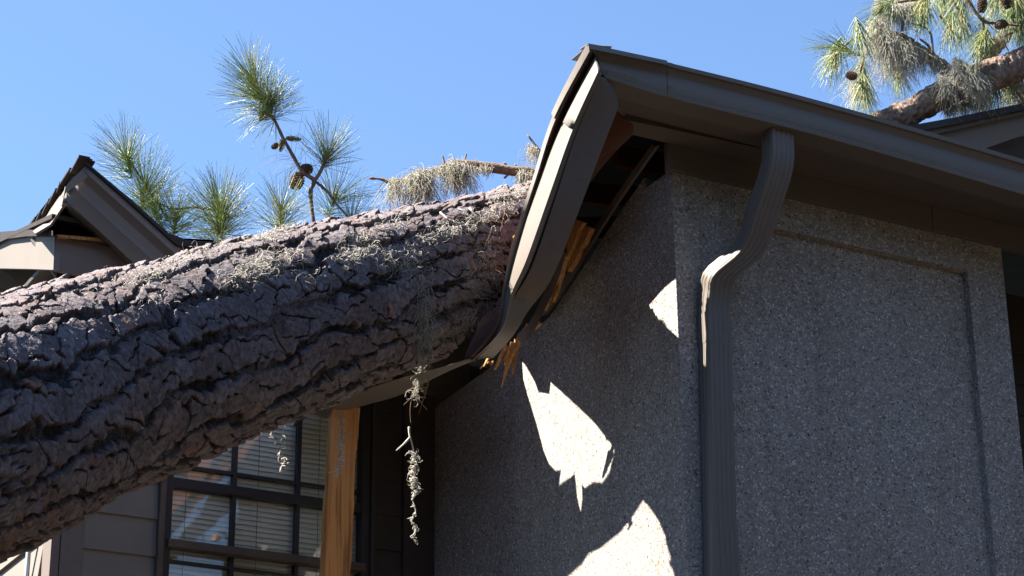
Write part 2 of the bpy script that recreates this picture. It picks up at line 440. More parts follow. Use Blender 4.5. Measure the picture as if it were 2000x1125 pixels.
gp = MB(); gp.hbox(WL, WRt, BW - .034, BW - .030, zb + .04, zt - .03); gp.build('pane', MATS['glass'], window)
bl = MB()
zz = zb
while zz < zt:
    pr = []
    for k in range(5):
        q = k / 4 - .5
        ang = math.radians(69); dz = q * .027 * math.sin(ang); db = -q * .027 * math.cos(ang) + .003 * (1 - 4 * q * q)
        pr.append((db, dz))
    jit = rnd.uniform(-.0012, .0012)
    bl.grid([[H(WL - .02, BW - .056 + db, zz + dz + jit), H((WL + WRt) / 2, BW - .056 + db, zz + dz - .002), H(WRt + .02, BW - .056 + db, zz + dz - jit)] for db, dz in pr])
    zz += .0232
bl.build('blind', MATS['blind'], window, smooth=True)
cd = MB()
for px in (368, 509, 628):
    a = wa(px, 1000)[0]; cd.tube([H(a, BW - .040, zb), H(a, BW - .040, zt)], .0012, 4)
cd.build('blind_cord', MATS['dark_trim_and_shade'], window)
m = MB(); m.hbox(WEND + .2, .4, -3.3, -3.15, 2.0, 5.3); m.hbox(WEND + .2, .4, -3.15, BW - .2, 5.2, 5.28); m.hbox(.25, .4, -3.15, BW, 2.0, 5.2); m.build('wall', MATS['siding_paint'], house)
m = MB(); m.hbox(CASL, WL - .03, BW - .02, BW + .035, zb - .05, WTOP + .1)
m.build('window_casing', MATS['brown_trim'], house, bevel=.004)
m = MB(); m.hbox(CASR - .02, CASR, BW - .02, BW + .03, zb - .05, WTOP + .1)
m.build('window_casing', MATS['dark_trim_and_shade'], house, bevel=.003)  # darker than the left casing: shade painted into the colour

# walls behind and beyond, closing the volume
m = MB()
m.hbox(AR, 5.5, -.75, -.6, 0, 5.30)
m.hbox(5.35, 5.5, -6.5, -.75, 0, 5.30)
m.hbox(WEND + .2, 5.35, -6.5, -6.35, 0, 5.30)
m.build('wall', MATS['siding_paint'], house)
m = MB()
for k in range(36):
    z = .1 + k * .147
    m.hexa([H(AR + .001, -.61, z), H(5.4, -.61, z), H(5.4, -.585, z), H(AR + .001, -.585, z), H(AR + .001, -.61, z + .155), H(5.4, -.61, z + .155), H(5.4, -.597, z + .155), H(AR + .001, -.597, z + .155)])
m.build('siding', MATS['dark_trim_and_shade'], house)  # dark colour paints in the shade of the recess

# ---- frieze, soffit, fascia of the right-hand eave
def F1line(xs_ys, b, n=6):
    return spline([on1(x, y, b) for x, y in xs_ys], n)
fz = MB()
sagz = lambda a: -.018 * max(0, a)
for a0, a1 in ((-.02, .45), (.453, 1.28), (1.283, 2.9), (2.903, 5.4)):
    fz.hexa([H(a0, -.02, 5.29), H(a1, -.02, 5.29 + sagz(a1) * .0), H(a1, .022, 5.29), H(a0, .022, 5.29), H(a0, -.02, 5.42), H(a1, -.02, 5.42), H(a1, .022, 5.40), H(a0, .022, 5.40)])
fz.build('frieze_board', MATS['fascia_paint'], house, bevel=.002)
# gutter, right-hand run: traced lines on planes at increasing offsets from the wall
NS = 8
lA = F1line([(1150, 88), (1303, 122), (1600, 197), (2000, 312), (2300, 405)], .43, NS)
lB = F1line([(1157, 99), (1303, 129), (1600, 205), (2000, 320), (2300, 413)], .428, NS)
lB2 = F1line([(1160, 104), (1303, 132), (1600, 208), (2000, 323), (2300, 416)], .418, NS)
lM1 = F1line([(1165, 116), (1303, 146), (1600, 223), (2000, 338), (2300, 431)], .400, NS)
lM2 = F1line([(1171, 132), (1303, 166), (1600, 243), (2000, 358), (2300, 450)], .412, NS)
lC = F1line([(1176, 144), (1303, 182), (1600, 257), (2000, 372), (2300, 463)], .404, NS)
lC2 = F1line([(1177, 145), (1303, 182.5), (1600, 258), (2000, 373), (2300, 464)], .414, NS)
lD = F1line([(1182, 151), (1303, 189), (1600, 265), (2000, 380), (2300, 471)], .411, NS)
def shift(line, db, dz): return [p + N1 * db + Vector((0, 0, dz)) for p in line]
lU = shift(lD, -.10, 0.0)
lT = shift(lA, -.13, .0)
gut = MB(); gut.grid([lT, lA, lB, lB2, lM1, lM2, lC, lC2, lD, lU, shift(lU, 0, .10)])
gutter_r = gut.build('gutter', MATS['gutter_paint'], house, solid=.0015, off=0)
for p_ in gutter_r.data.polygons: p_.use_smooth = False
# raised cap on the first length of the roof edge, lap joint and seams
cap = MB()
cA = [on1(x, y, .436) for x, y in ((1148, 86), (1303, 119))]
cB = [on1(x, y, .440) for x, y in ((1150, 95), (1303, 127))]
cap.grid([shift(cA, -.06, .008), cA, cB]); cap.build('drip_edge', MATS['gutter_paint'], house, solid=.003)
seam = MB()
def lerpl(L, f):
    i = min(int(f), len(L) - 2); return L[i].lerp(L[i + 1], f - i)
for f0 in (NS * 1.0,):
    seam.grid([[lerpl(l, f0) + N1 * .0025, lerpl(l, f0 + .35) + N1 * .0025] for l in (lA, lB, lB2, lM1, lM2, lC, lC2, lD)])
seam.build('gutter_seam', MATS['gutter_paint'], gutter_r, solid=.002)

# fascia and soffit under the right-hand run
fs = MB()
lF0 = shift(lD, -.105, -.0); 
def setz(line, z): return [Vector((p.x, p.y, z + (0))) for p in line]
bF = .30
lf_t = F1line([(1209, 190), (1303, 216), (1600, 292), (2000, 405), (2300, 495)], bF, NS)
fascia_b = [Vector((p.x, p.y, p.z - .002)) for p in lf_t]
fs.grid([shift(fascia_b, 0, .12), fascia_b, shift(fascia_b, -.022, 0), shift(fascia_b, -.022, .12)], close=True)
fs.build('fascia', MATS['fascia_paint'], house)
sf = MB()
inner = [H(hab(p)[0], .02, 5.405 + (p.z - lf_t[8].z) * .0) for p in lf_t]
outer = [Vector((p.x, p.y, p.z + .018)) - N1 * .02 for p in lf_t]
inner[0] = H(-.02, .06, 5.42); inner[1] = H(.0, .02, 5.41)
sf.grid([outer, [a.lerp(b, .5) for a, b in zip(outer, inner)], inner])
sf.build('soffit', MATS['fascia_paint'], house, solid=.008)
sb = MB()
for poly in ([(1296, 193), (1330, 200), (1600, 268), (1600, 284), (1330, 216), (1276, 203)], [(1222, 226), (1300, 240), (1560, 300), (1560, 306), (1290, 248), (1218, 234)]):
    c = [on1(x, y, .33 if poly[0][0] > 1290 else .17) for x, y in poly]; n = len(c)
    zc_ = min(p.z for p in c) - .0
    sb.add(c + [p + Vector((0, 0, .008)) for p in c], [tuple(range(n)), tuple(range(2 * n - 1, n - 1, -1))] + [(i, (i + 1) % n, (i + 1) % n + n, i + n) for i in range(n)])
    sb.build('soffit_board', MATS['fascia_paint'], house); sb = MB()
# outer soffit strip on the right-hand side, between gutter and fascia
st = MB(); st.grid([shift(lD, -.004, .003), shift(lf_t, .0, .003)])
st.build('soffit', MATS['fascia_paint'], house, solid=.006)

# ---- left-hand eave, pulled down by the trunk
def L2(pts):
    return spline([on2(x, y, o) for x, y, o in pts], 7)
eA = L2([(1150, 88, 0.625), (1080, 225, 0.650), (1040, 350, 0.693), (1000, 478, 0.740), (983, 560, 0.740), (966, 640, 0.740), (917, 701, 0.740)])
eA2 = L2([(1156, 98, 0.615), (1086, 230, 0.647), (1045, 353, 0.690), (1003, 482, 0.730), (984, 563, 0.735), (967, 642, 0.735), (918, 702, 0.730)])
eB0 = L2([(1159, 104, 0.560), (1096, 236, 0.595), (1049, 352, 0.644), (1005, 483, 0.690), (985, 565, 0.710), (968, 643, 0.715), (919, 702.5, 0.720)])
eB = L2([(1163, 112, 0.592), (1101, 239, 0.626), (1053, 352, 0.669), (1007, 484, 0.715), (986, 567, 0.720), (969, 645, 0.720), (920, 703, 0.720)])
eM = L2([(1168, 126, 0.605), (1111, 248, 0.650), (1066, 364, 0.694), (1017, 497, 0.730), (991, 570, 0.725), (973, 645, 0.720), (921, 703.5, 0.715)])
eM2 = L2([(1172, 136, 0.608), (1119, 252, 0.650), (1076, 372, 0.698), (1029, 505, 0.730), (999, 573, 0.730), (978, 645, 0.730), (922, 704, 0.730)])
eC = L2([(1175, 144, 0.584), (1125, 256, 0.621), (1082, 382, 0.670), (1036, 512, 0.703), (1004, 576, 0.708), (981, 645, 0.713), (923, 704.5, 0.723)])
eC2 = L2([(1177, 146, 0.492), (1130, 259, 0.525), (1088, 388, 0.574), (1042, 519, 0.605), (1007, 580, 0.620), (983, 645, 0.630), (924, 705, 0.645)])
eD = L2([(1182, 151, 0.551), (1135, 262, 0.591), (1093, 392, 0.641), (1047, 524, 0.670), (1010, 588, 0.670), (986, 648, 0.680), (926, 706, 0.690)])
eD2 = L2([(1184, 153, 0.540), (1139, 264, 0.582), (1097, 395, 0.632), (1051, 527, 0.660), (1013, 591, 0.660), (988, 650, 0.670), (927, 706.5, 0.690)])
eE = L2([(1209, 205, 0.462), (1172, 300, 0.512), (1124, 428, 0.556), (1078, 542, 0.570), (1031, 608, 0.590), (1000, 655, 0.610), (930, 707, 0.690)])
gl_ = MB(); top_in = [p - N2 * .10 + Vector((0, 0, .02)) for p in eA]
gl_.grid([top_in, eA, eA2, eB0, eB, eM, eM2, eC, eC2])
gutter_l = gl_.build('gutter', MATS['gutter_paint'], house, smooth=False, solid=.0015)
import bmesh as _b
def autosmooth(o, ang=35):
    me = o.data
    me.polygons.foreach_set('use_smooth', [True] * len(me.polygons))
    bm = _b.new(); bm.from_mesh(me)
    for e in bm.edges:
        if len(e.link_faces) == 2 and e.calc_face_angle(0) > math.radians(ang): e.smooth = False
    bm.to_mesh(me); bm.free()
autosmooth(gutter_l, 40); autosmooth(gutter_r, 30)
tag(gutter_l, 'bent cream gutter run pulled down at the broken eave')
sl_ = MB(); up = Vector((0, 0, .03))
sl_.grid([eC2, [p + Vector((0, 0, .011)) + N2 * .018 for p in eD], [p + N2 * .018 for p in eD], eD2, eE, [p + up * .5 for p in eE], [p + up - N2 * .01 for p in eD]])
o = sl_.build('soffit', MATS['fascia_paint'], house, solid=.002); autosmooth(o, 30)
# raised first length of the left drip edge, with its own end
cap = MB()
k = 8
cap.grid([[p - N2 * .06 + Vector((0, 0, .012)) for p in eA[:k]], [p + N2 * .006 + Vector((0, 0, .006)) for p in eA[:k]], [p + N2 * .009 - Vector((0, 0, .006)) for p in eA2[:k]]])
cap.build('drip_edge', MATS['gutter_paint'], house, solid=.003)
# sleeve at the joint of the two gutter lengths
sv = MB(); i0 = 0; i1 = 8
sv.grid([[p + N2 * .004 for p in l[i0:i1]] for l in (eB, eM, eM2, eC)]); o = sv.build('gutter_seam', MATS['gutter_paint'], gutter_l, solid=.002); autosmooth(o, 40)
# loose lath parallel to the soffit strip, and the bright lip line
lt = MB()
q0 = L2([(1100, 490, .40), (1080, 548, .40), (1055, 602, .42), (1030, 650, .44), (1012, 664, .45)])
q1 = L2([(1107, 493, .39), (1088, 552, .39), (1063, 607, .41), (1037, 656, .43), (1018, 670, .44)])
lt.grid([q0, q1, [p + Vector((0, 0, .03)) for p in q1], [p + Vector((0, 0, .03)) for p in q0]], close=True)
lt.build('sub_fascia', MATS['fascia_paint'], house)
# trim strip hanging along the broken wall top
tr = MB()
g0 = L2([(1272, 283, .05), (1205, 378, .05), (1130, 495, .05), (1082, 575, .05), (1055, 612, .05)])
g1 = L2([(1281, 286, .048), (1213, 383, .048), (1138, 500, .048), (1089, 580, .048), (1061, 617, .048)])
tr.grid([g0, g1, [p + Vector((0, 0, .01)) - N2 * .02 for p in g1], [p + Vector((0, 0, .01)) - N2 * .02 for p in g0]], close=True)
tr.build('trim_strip', MATS['fascia_paint'], house)
# far piece of the gutter beyond the break, lying over the post
low = MB()
sU = [(610, 806, 0.754), (627, 801, 0.752), (663, 789, 0.748), (704, 765, 0.745), (769, 743, 0.724), (845, 722, 0.717), (880, 712, 0.723), (915, 701, 0.738)]
sL = [(630, 818, 00.648), (650, 813, 00.647), (680, 801, 00.650), (720, 789, 00.648), (779, 772, 00.623), (846, 739, 00.613), (893, 717, 00.628), (925, 705, 00.635)]
lu = L2(sU); ll = L2(sL)
low.grid([[p - N2 * .045 + Vector((0, 0, .012)) for p in lu], [p - N2 * .03 + Vector((0, 0, .004)) for p in lu], lu,
          [a.lerp(b, .12) + N2 * .004 for a, b in zip(lu, ll)], [a.lerp(b, .5) - N2 * .006 for a, b in zip(lu, ll)], ll, [p - N2 * .015 + Vector((0, 0, .01)) for p in ll]])
o = low.build('gutter', MATS['gutter_paint'], house, solid=.002); autosmooth(o, 35)
tag(o, 'loose end of the gutter lying under the trunk above the window')

# ---- roof
SL = .25
_ax = [hab(p)[0] for p in lA]; _az = [p.z for p in lA]
EZ = 5.48
def ez(a): return float(np.interp(a, _ax, _az)) - .02
def zroof(a, b):
    z1 = ez(a) + SL * min(.43 - b, a + .6)
    z2 = -9
    if b < -1.85: z2 = 5.44 + SL * (-1.85 - b)
    if a < -.6 + 0: z1 = -9
    if z1 < 0: z = z2
    else: z = max(z1, z2)
    return min(z, 6.55)
ab_lo = -1.93
aa = [ab_lo, -1.6, -1.2, -.9, -.61, -.59, -.3, 0.0, .3, .6, .9, 1.2, 1.6, 2, 2.5, 3, 3.5, 4, 4.5, 5, 5.7]
bb = [.35, .2, .06, 0, -.3, -.6, -.9, -1.2, -1.5, -1.70, -1.86, -2.2, -2.6, -3, -3.5, -4, -5, -6, -7]
rf = MB()
idx = {}
for i, a in enumerate(aa):
    for j, b in enumerate(bb):
        idx[i, j] = len(rf.v); rf.v.append(tuple(H(a, b, zroof(a, b))))
for i in range(len(aa) - 1):
    for j in range(len(bb) - 1):
        am = (aa[i] + aa[i + 1]) / 2; bm_ = (bb[j] + bb[j + 1]) / 2
        if am < 0 and bm_ > -1.86 and True: continue
        rf.f.append((idx[i, j], idx[i + 1, j], idx[i + 1, j + 1], idx[i, j + 1]))
used_ = sorted({i for f in rf.f for i in f}); mp_ = {o: n for n, o in enumerate(used_)}
rf.v = [rf.v[i] for i in used_]; rf.f = [tuple(mp_[i] for i in f) for f in rf.f]
roof = rf.build('roof', MATS['shingle'], house, solid=.02, off=0)
# crushed overhang of the left eave: a deck with holes shaped to throw the sun patches
from bisect import bisect
at_ = [(-hab(p)[1], p.z) for p in eA] + [(-hab(p)[1], p.z + .02) for p in lu[::-1]]
at_.sort()
atx = [q[0] for q in at_]; atz = [q[1] for q in at_]
ZG = lambda t: float(np.interp(t, atx, atz))
ot_ = sorted([(-hab(p)[1], -hab(p)[0]) for p in eA] + [(-hab(p)[1], -hab(p)[0]) for p in lu[::-1]])
OG = lambda t: float(np.interp(t, [q[0] for q in ot_], [q[1] for q in ot_])) - .02
def zdeck(t, o):
    zo = ZG(t) + .0; zi = EZ + SL * .6
    if t < 0: zi = EZ + SL * max(0, .43 + t)
    if t > 1.2: zi -= .0
    f = min(max((OG(t) - o) / OG(t), 0), 1)
    return zo + (zi - zo) * (f ** .8)
def f2(px, py):
    a, b, z = hab(on2(px, py, 0)); return (-b, z)
SN2 = SUN.dot(N2); ST = -SUN.dot(N1); SZ = SUN.z
def lift(t, z):
    lo, hi = -.05 / SN2, .9 / SN2
    for _ in range(40):
        L = (lo + hi) / 2
        if z + SZ * L > zdeck(t + ST * L, SN2 * L): hi = L
        else: lo = L
    return t + ST * L, SN2 * L
holes = [  # outlines of the wanted sun patches, projected back onto the deck
    [(1020, 707), (1028, 716), (1046, 748), (1052, 766), (1073, 770), (1076, 747), (1096, 765), (1118, 785), (1150, 815), (1166, 832), (1180, 850), (1194, 868), (1205, 889), (1198, 905), (1190, 926), (1177, 944), (1160, 942), (1143, 954),
     (1137, 946), (1138, 975), (1135, 1003), (1128, 975), (1123, 926), (1108, 938), (1092, 948), (1096, 918), (1086, 920), (1072, 905), (1062, 880), (1048, 828), (1030, 770), (1022, 740)],
    [(1262, 603), (1275, 588), (1298, 562), (1326, 540), (1330, 600), (1328, 662), (1316, 652), (1290, 628)],
    [(1256, 978), (1268, 990), (1284, 1014), (1300, 1040), (1316, 1062), (1330, 1080), (1340, 1096), (1347, 1118), (1350, 1240), (960, 1300), (1000, 1225), (1108, 1127), (1122, 1116), (1140, 1098), (1150, 1082), (1172, 1072), (1212, 1040), (1238, 1006)],
]
hp = []
for hpoly in holes:
    P = [f2(x, y) for x, y in hpoly]
    Q = []
    for i in range(len(P)):
        a = P[i]; b = P[(i + 1) % len(P)]
        n = max(1, int(math.hypot(a[0] - b[0], a[1] - b[1]) / .03))
        for k in range(n): Q.append((a[0] + (b[0] - a[0]) * k / n, a[1] + (b[1] - a[1]) * k / n))
    hp.append(Q)
# extra hole shaped to let sun reach the side of the downspout
Q = []
for x, y in [(1444, 452), (1440, 480), (1404, 548), (1384, 590), (1378, 640), (1352, 694), (1346, 640), (1348, 590), (1362, 545), (1395, 505)]:
    aS = float(np.interp(y, [452, 500, 560, 600], [.150, .128, .095, .086])); p = onp(x, y, N2, -aS); q = p + SUN * (aS / SUN.dot(N2)); a, b, z = hab(q); Q.append((min(-b, -.004), z))
hp.append(Q)
def down(t, o):                    # deck (t, o) -> where its shadow falls on the left wall's plane
    L = o / SN2; return (t - ST * L, zdeck(t, o) - SZ * L)
def decks(P):                      # any 3D point -> deck (t, o) sunward of it
    a, b, z = hab(P); lo, hi = 0, 3
    for _ in range(40):
        L = (lo + hi) / 2; q = P + SUN * L; a2, b2, z2 = hab(q)
        if -a2 > .6: hi = L; continue
        zz_ = zdeck(-b2, -a2) if a2 < 0 else zroof(a2, b2)
        if z2 > zz_: hi = L
        else: lo = L
    q = P + SUN * L; a2, b2, z2 = hab(q); return -b2, -a2
pts = []; 
vs = []; es = []; 
for Q in hp:
    o_ = len(vs); vs += Q; es += [(o_ + i, o_ + (i + 1) % len(Q)) for i in range(len(Q))]
T0, T1 = -.34, 2.0
nt_, no_ = 62, 18
jr = random.Random(3)
bd = []
for i in range(nt_ + 1): t_ = T0 + (T1 - T0) * i / nt_; bd.append((t_, OG(t_)))
for j in range(1, no_ + 1): bd.append((T1, OG(T1) * (1 - j / no_)))
for i in range(1, nt_ + 1): bd.append((T1 - (T1 - T0) * i / nt_, 0))
for j in range(1, no_): bd.append((T0, OG(T0) * j / no_))
o_ = len(vs); vs += [down(*q) for q in bd]; es += [(o_ + i, o_ + (i + 1) % len(bd)) for i in range(len(bd))]
for i in range(1, nt_):
    for j in range(1, no_):
        t_ = T0 + (T1 - T0) * (i + jr.uniform(-.3, .3)) / nt_; vs.append(down(t_, OG(t_) * (j + jr.uniform(-.3, .3)) / no_))
ov, oe, of, _, _, _ = delaunay_2d_cdt([Vector(v) for v in vs], es, [], 0, 1e-6)
def inpoly(p, Q):
    c = False; x, y = p; n = len(Q); j = n - 1
    for i in range(n):
        if (Q[i][1] > y) != (Q[j][1] > y) and x < (Q[j][0] - Q[i][0]) * (y - Q[i][1]) / (Q[j][1] - Q[i][1]) + Q[i][0]: c = not c
        j = i
    return c
BDP = [down(*q) for q in bd]
dm = MB(); D3 = []
for v in ov:
    t, o = lift(v.x, v.y); D3.append(H(-o, -t, zdeck(t, o)))
dm.v = [tuple(p) for p in D3]
for f in of:
    c = (sum(ov[i].x for i in f) / 3, sum(ov[i].y for i in f) / 3)
    if not inpoly(c, BDP): continue
    if any(inpoly(c, Q) for Q in hp): continue
    dm.f.append(tuple(f))
used_ = sorted({i for f in dm.f for i in f}); mp_ = {o: n for n, o in enumerate(used_)}
dm.v = [dm.v[i] for i in used_]; dm.f = [tuple(mp_[i] for i in f) for f in dm.f]
deck = dm.build('sun_cut_roof_deck', MATS['shaded_attic_wood'], house, solid=.006, off=1)
# attic rafters seen through the torn soffit
rr_ = MB()
for k, t in enumerate((.05, .45, .85, 1.3)):
    a0, a1 = .02, 1.2
    zo, zi = zdeck(t, -a0 if a0 < 0 else 0) - .03, zroof(a1, -t) - .03
    rr_.hexa([H(a0, -t - .02, zo - .09), H(a1, -t - .02, zi - .14), H(a1, -t + .02, zi - .14), H(a0, -t + .02, zo - .09),
              H(a0, -t - .02, zo), H(a1, -t - .02, zi), H(a1, -t + .02, zi), H(a0, -t + .02, zo)])
    rr_.build('rafter', MATS['shaded_attic_wood'], house); rr_ = MB()

# ---- window-wall eave: fascia board, side board, crushed hip above
bf = -1.86
c_t = on1(108, 459, bf); c_b = on1(105, 527, bf)
fa0 = hab(c_t)[0]
o_l = -fa0                                    # offset of the side fascia
m = MB()
P = [on1(110, 463, bf), on1(190, 471, bf), on1(300, 484, bf), on1(520, 520, bf)]
Q = [on1(107, 527, bf), on1(190, 546, bf), on1(300, 570, bf), on1(520, 610, bf)]
m.grid([P, Q, [p - N1 * .02 for p in Q], [p - N1 * .02 for p in P]], close=True); m.add([P[0], Q[0], Q[0] - N1 * .02, P[0] - N1 * .02], [(0, 1, 2, 3)])
m.build('fascia', MATS['fascia_paint'], house)
m = MB()
def lft(x, y, o=o_l): return on2(x, y, o)
P = [lft(107, 457), lft(55, 463), lft(0, 470), lft(-90, 482)]; Q = [lft(104, 527), lft(55, 525), lft(0, 524), lft(-90, 524)]
m.grid([P, Q, [p - N2 * .025 for p in Q], [p - N2 * .025 for p in P]], close=True); m.add([P[0], Q[0], Q[0] - N2 * .025, P[0] - N2 * .025], [(0, 1, 2, 3)])
tag(m.build('fascia', MATS['cream_board'], house), 'sunlit cream fascia board at the far left')
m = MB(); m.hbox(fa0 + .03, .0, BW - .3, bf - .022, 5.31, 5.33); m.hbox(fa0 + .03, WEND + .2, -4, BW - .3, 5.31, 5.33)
m.build('soffit', MATS['dark_trim_and_shade'], house)  # soffit coloured dark to stand in for the shade under the eave
# shingle edge over the side board
m = MB()
P = [lft(112, 452), lft(60, 450), lft(0, 455), lft(-90, 466)]; Q = [lft(112, 462), lft(60, 463), lft(0, 471), lft(-90, 483)]
m.grid([[p + N2 * .02 for p in P], [p + N2 * .02 for p in Q], [p - N2 * .7 + Vector((0, 0, .0)) for p in Q], [p - N2 * .7 + Vector((0, 0, .1)) for p in P]], close=True)
m.build('roof', MATS['shingle'], house)

# broken gable corner standing up above the window-wall eave: boxed rake moulding, dark underside, shingle layers
bg_ = -1.80
def G(x, y, b=bg_): return on1(x, y, b)
def rk(pts, n=4): return spline([G(x, y, b) for x, y, b in pts], n)
r1 = rk([(171, 322, -1.80), (262, 402, -1.80), (356, 488, -1.80), (430, 560, -1.80)])     # upper outer edge
r2 = rk([(166, 330, -1.79), (256, 411, -1.79), (350, 497, -1.79), (424, 570, -1.79)])
r3 = rk([(136, 366, -1.80), (222, 446, -1.80), (302, 518, -1.80), (380, 590, -1.80)])     # crease
r4 = rk([(131, 372, -1.775), (214, 452, -1.775), (294, 524, -1.775), (372, 596, -1.775)])
r5 = rk([(124, 388, -1.78), (190, 447, -1.78), (268, 520, -1.78), (346, 592, -1.78)])     # lower edge
r6 = rk([(126, 404, -1.86), (189, 462, -1.86), (262, 528, -1.86), (340, 600, -1.86)])
def rl(f, g, d): return [a.lerp(b, f) + N1 * d for a, b in zip(r2, g)]
m = MB(); m.grid([[p - N1 * .09 for p in r1], r1, r2, rl(.10, r3, .0), rl(.17, r3, -.014), rl(.30, r3, -.030), rl(.55, r3, -.030), rl(.80, r3, -.008), rl(.93, r3, .006), r3,
    rl(1.0, r4, -.035), rl(1.0, r4, -.060), [a.lerp(b, .30) - N1 * .055 for a, b in zip(r4, r5)], [a.lerp(b, .32) + N1 * .004 for a, b in zip(r4, r5)], r5, r6, [p - N1 * .05 for p in r6]])
o = m.build('gutter', MATS['gutter_paint'], house, solid=.002); autosmooth(o, 30)
tag(o, 'sloping gutter length under the raised roof corner at left')
m = MB()
ec = [G(171, 320, -1.795), G(186, 334, -1.795), G(133, 374, -1.79), G(127, 405, -1.79), G(121, 400, -1.79), G(128, 364, -1.79)]
m.add(ec + [p - N1 * .012 for p in ec], [tuple(range(6)), tuple(range(11, 5, -1))] + [(i, (i + 1) % 6, (i + 1) % 6 + 6, i + 6) for i in range(6)])
m.build('end_cap', MATS['cream_board'], o)
# shingled slab: right slope (seen as a dark edge) and left slope going back
m = MB()
s1 = [G(158, 307, -1.78), G(255, 388, -1.78), G(330, 455, -1.78), G(372, 470, -1.78), G(470, 476, -1.80)]
s2 = [G(163, 316, -1.78), G(258, 399, -1.78), G(345, 478, -1.78), G(380, 484, -1.78), G(470, 490, -1.80)]
back = lambda L, d, z: [p - N1 * d + Vector((0, 0, z)) for p in L]
m.grid([s1, s2, back(s2, 1.2, -.05), back(s1, 1.2, -.05)], close=True)
m.build('roof', MATS['shingle'], house, bevel=.003)
m = MB()
ol = -hab(G(158, 307, -1.78))[0] + .01
edge = [(158, 306), (140, 331), (118, 359), (112, 371), (97, 392), (82, 414), (72, 427), (54, 447)]
for k in range(7):
    (xa, ya), (xb, yb) = edge[k], edge[k + 1]
    for q in range(3):
        o_x = q * 5 + rnd.uniform(-1.5, 1.5); o_y = q * 4
        P = [on2(xa + o_x - 3, ya + o_y - 4, ol + .004 - q * .02), on2(xb + o_x + rnd.uniform(-5, 2), yb + o_y + 3, ol + rnd.uniform(-.004, .012) - q * .02)]
        Q_ = [p + Vector((0, 0, -.009)) for p in P]
        m.grid([P, Q_, [p - N2 * .05 for p in Q_], [p - N2 * .05 for p in P]], close=True)
        for pp_ in (0, 1): m.add([P[pp_], Q_[pp_], Q_[pp_] - N2 * .05, P[pp_] - N2 * .05], [(0, 1, 2, 3)])
m.build('shingle_layers', MATS['shingle'], house)
# underside boards between the shingles and the gutter end
m = MB()
P = [on2(158, 318, ol - .05), on2(120, 372, ol - .05), on2(86, 425, ol - .05), on2(58, 455, ol - .05)]
Q = [G(170, 333, -1.83), G(128, 398, -1.83), G(100, 440, -1.86), G(70, 458, -1.86)]
m.grid([P, [a.lerp(b, .6) + Vector((0, 0, .01)) for a, b in zip(P, Q)], Q]); m.build('soffit', MATS['fascia_paint'], house, solid=.01)
m = MB()
m.add([G(128, 385, -2.0), G(300, 545, -2.0), G(110, 545, -2.0), G(60, 470, -2.2)], [(0, 1, 2, 3)]); m.build('interior_shade_sheet', MATS['dark_trim_and_shade'], house, solid=.02)  # dark sheet standing in for the shaded interior
m = MB(); P = [on1(112, 458, bf + .01), on1(190, 464, bf + .01), on1(250, 473, bf + .01)]; Q = [on1(112, 464, bf + .01), on1(190, 471, bf + .01), on1(250, 480, bf + .01)]
m.grid([P, Q, [p - N1 * .04 for p in Q], [p - N1 * .04 for p in P]], close=True); m.build('trim_strip', MATS['torn_wood'], house)

# ---- downspout
sp = MB()
aT = hab(on1(1519, 300, .345))[0]; aB = hab(on1(1395, 640, .045))[0]; aBB = hab(on1(1405, 1120, .045))[0]
def spz(px, py, b): return on1(px, py, b).z
ctr = [(aT + .003, .345, 5.40), (aT, .348, 5.33), (aT - .002, .344, 5.25), (aT - .008, .315, 5.175), (aT - .02, .25, 5.07), (aT - .035, .17, 4.945), (aB + .005, .10, 4.845), (aB + .002, .062, 4.78), (aB, .048, 4.70), (aB, .047, 4.6),
       ((aB + aBB) / 2, .045, 4.0), (aBB, .045, 3.5), (aBB, .045, .1)]
cps = spline([Vector(c) for c in ctr[:10]], 6) + [Vector(c) for c in ctr[10:]]
W2, D2 = .054, .0385
prof = []
def addp(u, v): prof.append((u, v))
# around: front face with flutes, right side, back, left side
nfl = 5
fl = []
for k in range(41):
    u = -W2 + .006 + (2 * W2 - .012) * k / 40
    x = (u + W2) / (2 * W2)
    v = D2 - (.0042 * max(0, math.sin(x * nfl * 2 * math.pi + .6)) ** .7 if .10 < x < .93 else 0)
    fl.append((u, v))
prof = [(-W2 + .001, D2 - .005)] + fl + [(W2 - .001, D2 - .005)]
for k in range(1, 12):
    v = D2 - .005 - (2 * D2 - .01) * k / 12
    prof.append((W2 - (.003 if k in (3, 4, 7, 8) else 0), v))
prof += [(W2 - .005, -D2), (-W2 + .005, -D2)]
for k in range(1, 12):
    v = -D2 + .005 + (2 * D2 - .01) * k / 12
    prof.append((-W2 + (.003 if k in (3, 4, 7, 8) else 0), v))
rings = []
for i, c in enumerate(cps):
    t = (cps[min(i + 1, len(cps) - 1)] - cps[max(i - 1, 0)])
    nb = Vector((0, -t.z, t.y)).normalized()            # in (a,b,z) space, outward
    if nb.y < 0 and abs(nb.y) > abs(nb.z): nb = -nb
    if i and nb.dot(pnb) < 0: nb = -nb
    pnb = nb
    # crimped inside of the elbows
    rip = 0
    if 30 <= i <= 50 or 6 <= i <= 22: rip = .0007 * (1 if i % 2 else -1)
    ring = []
    for (u, v) in prof:
        sc = 1 + (rip / W2 if True else 0)
        q = Vector((c.x + u * sc, c.y + nb.y * v * sc, c.z + nb.z * v * sc)); ring.append(H(q.x, q.y, q.z))
    rings.append(ring + [ring[0]])
sp.grid(rings)
spout = sp.build('downspout', MATS['gutter_paint'], house, solid=.001); autosmooth(spout, 28)
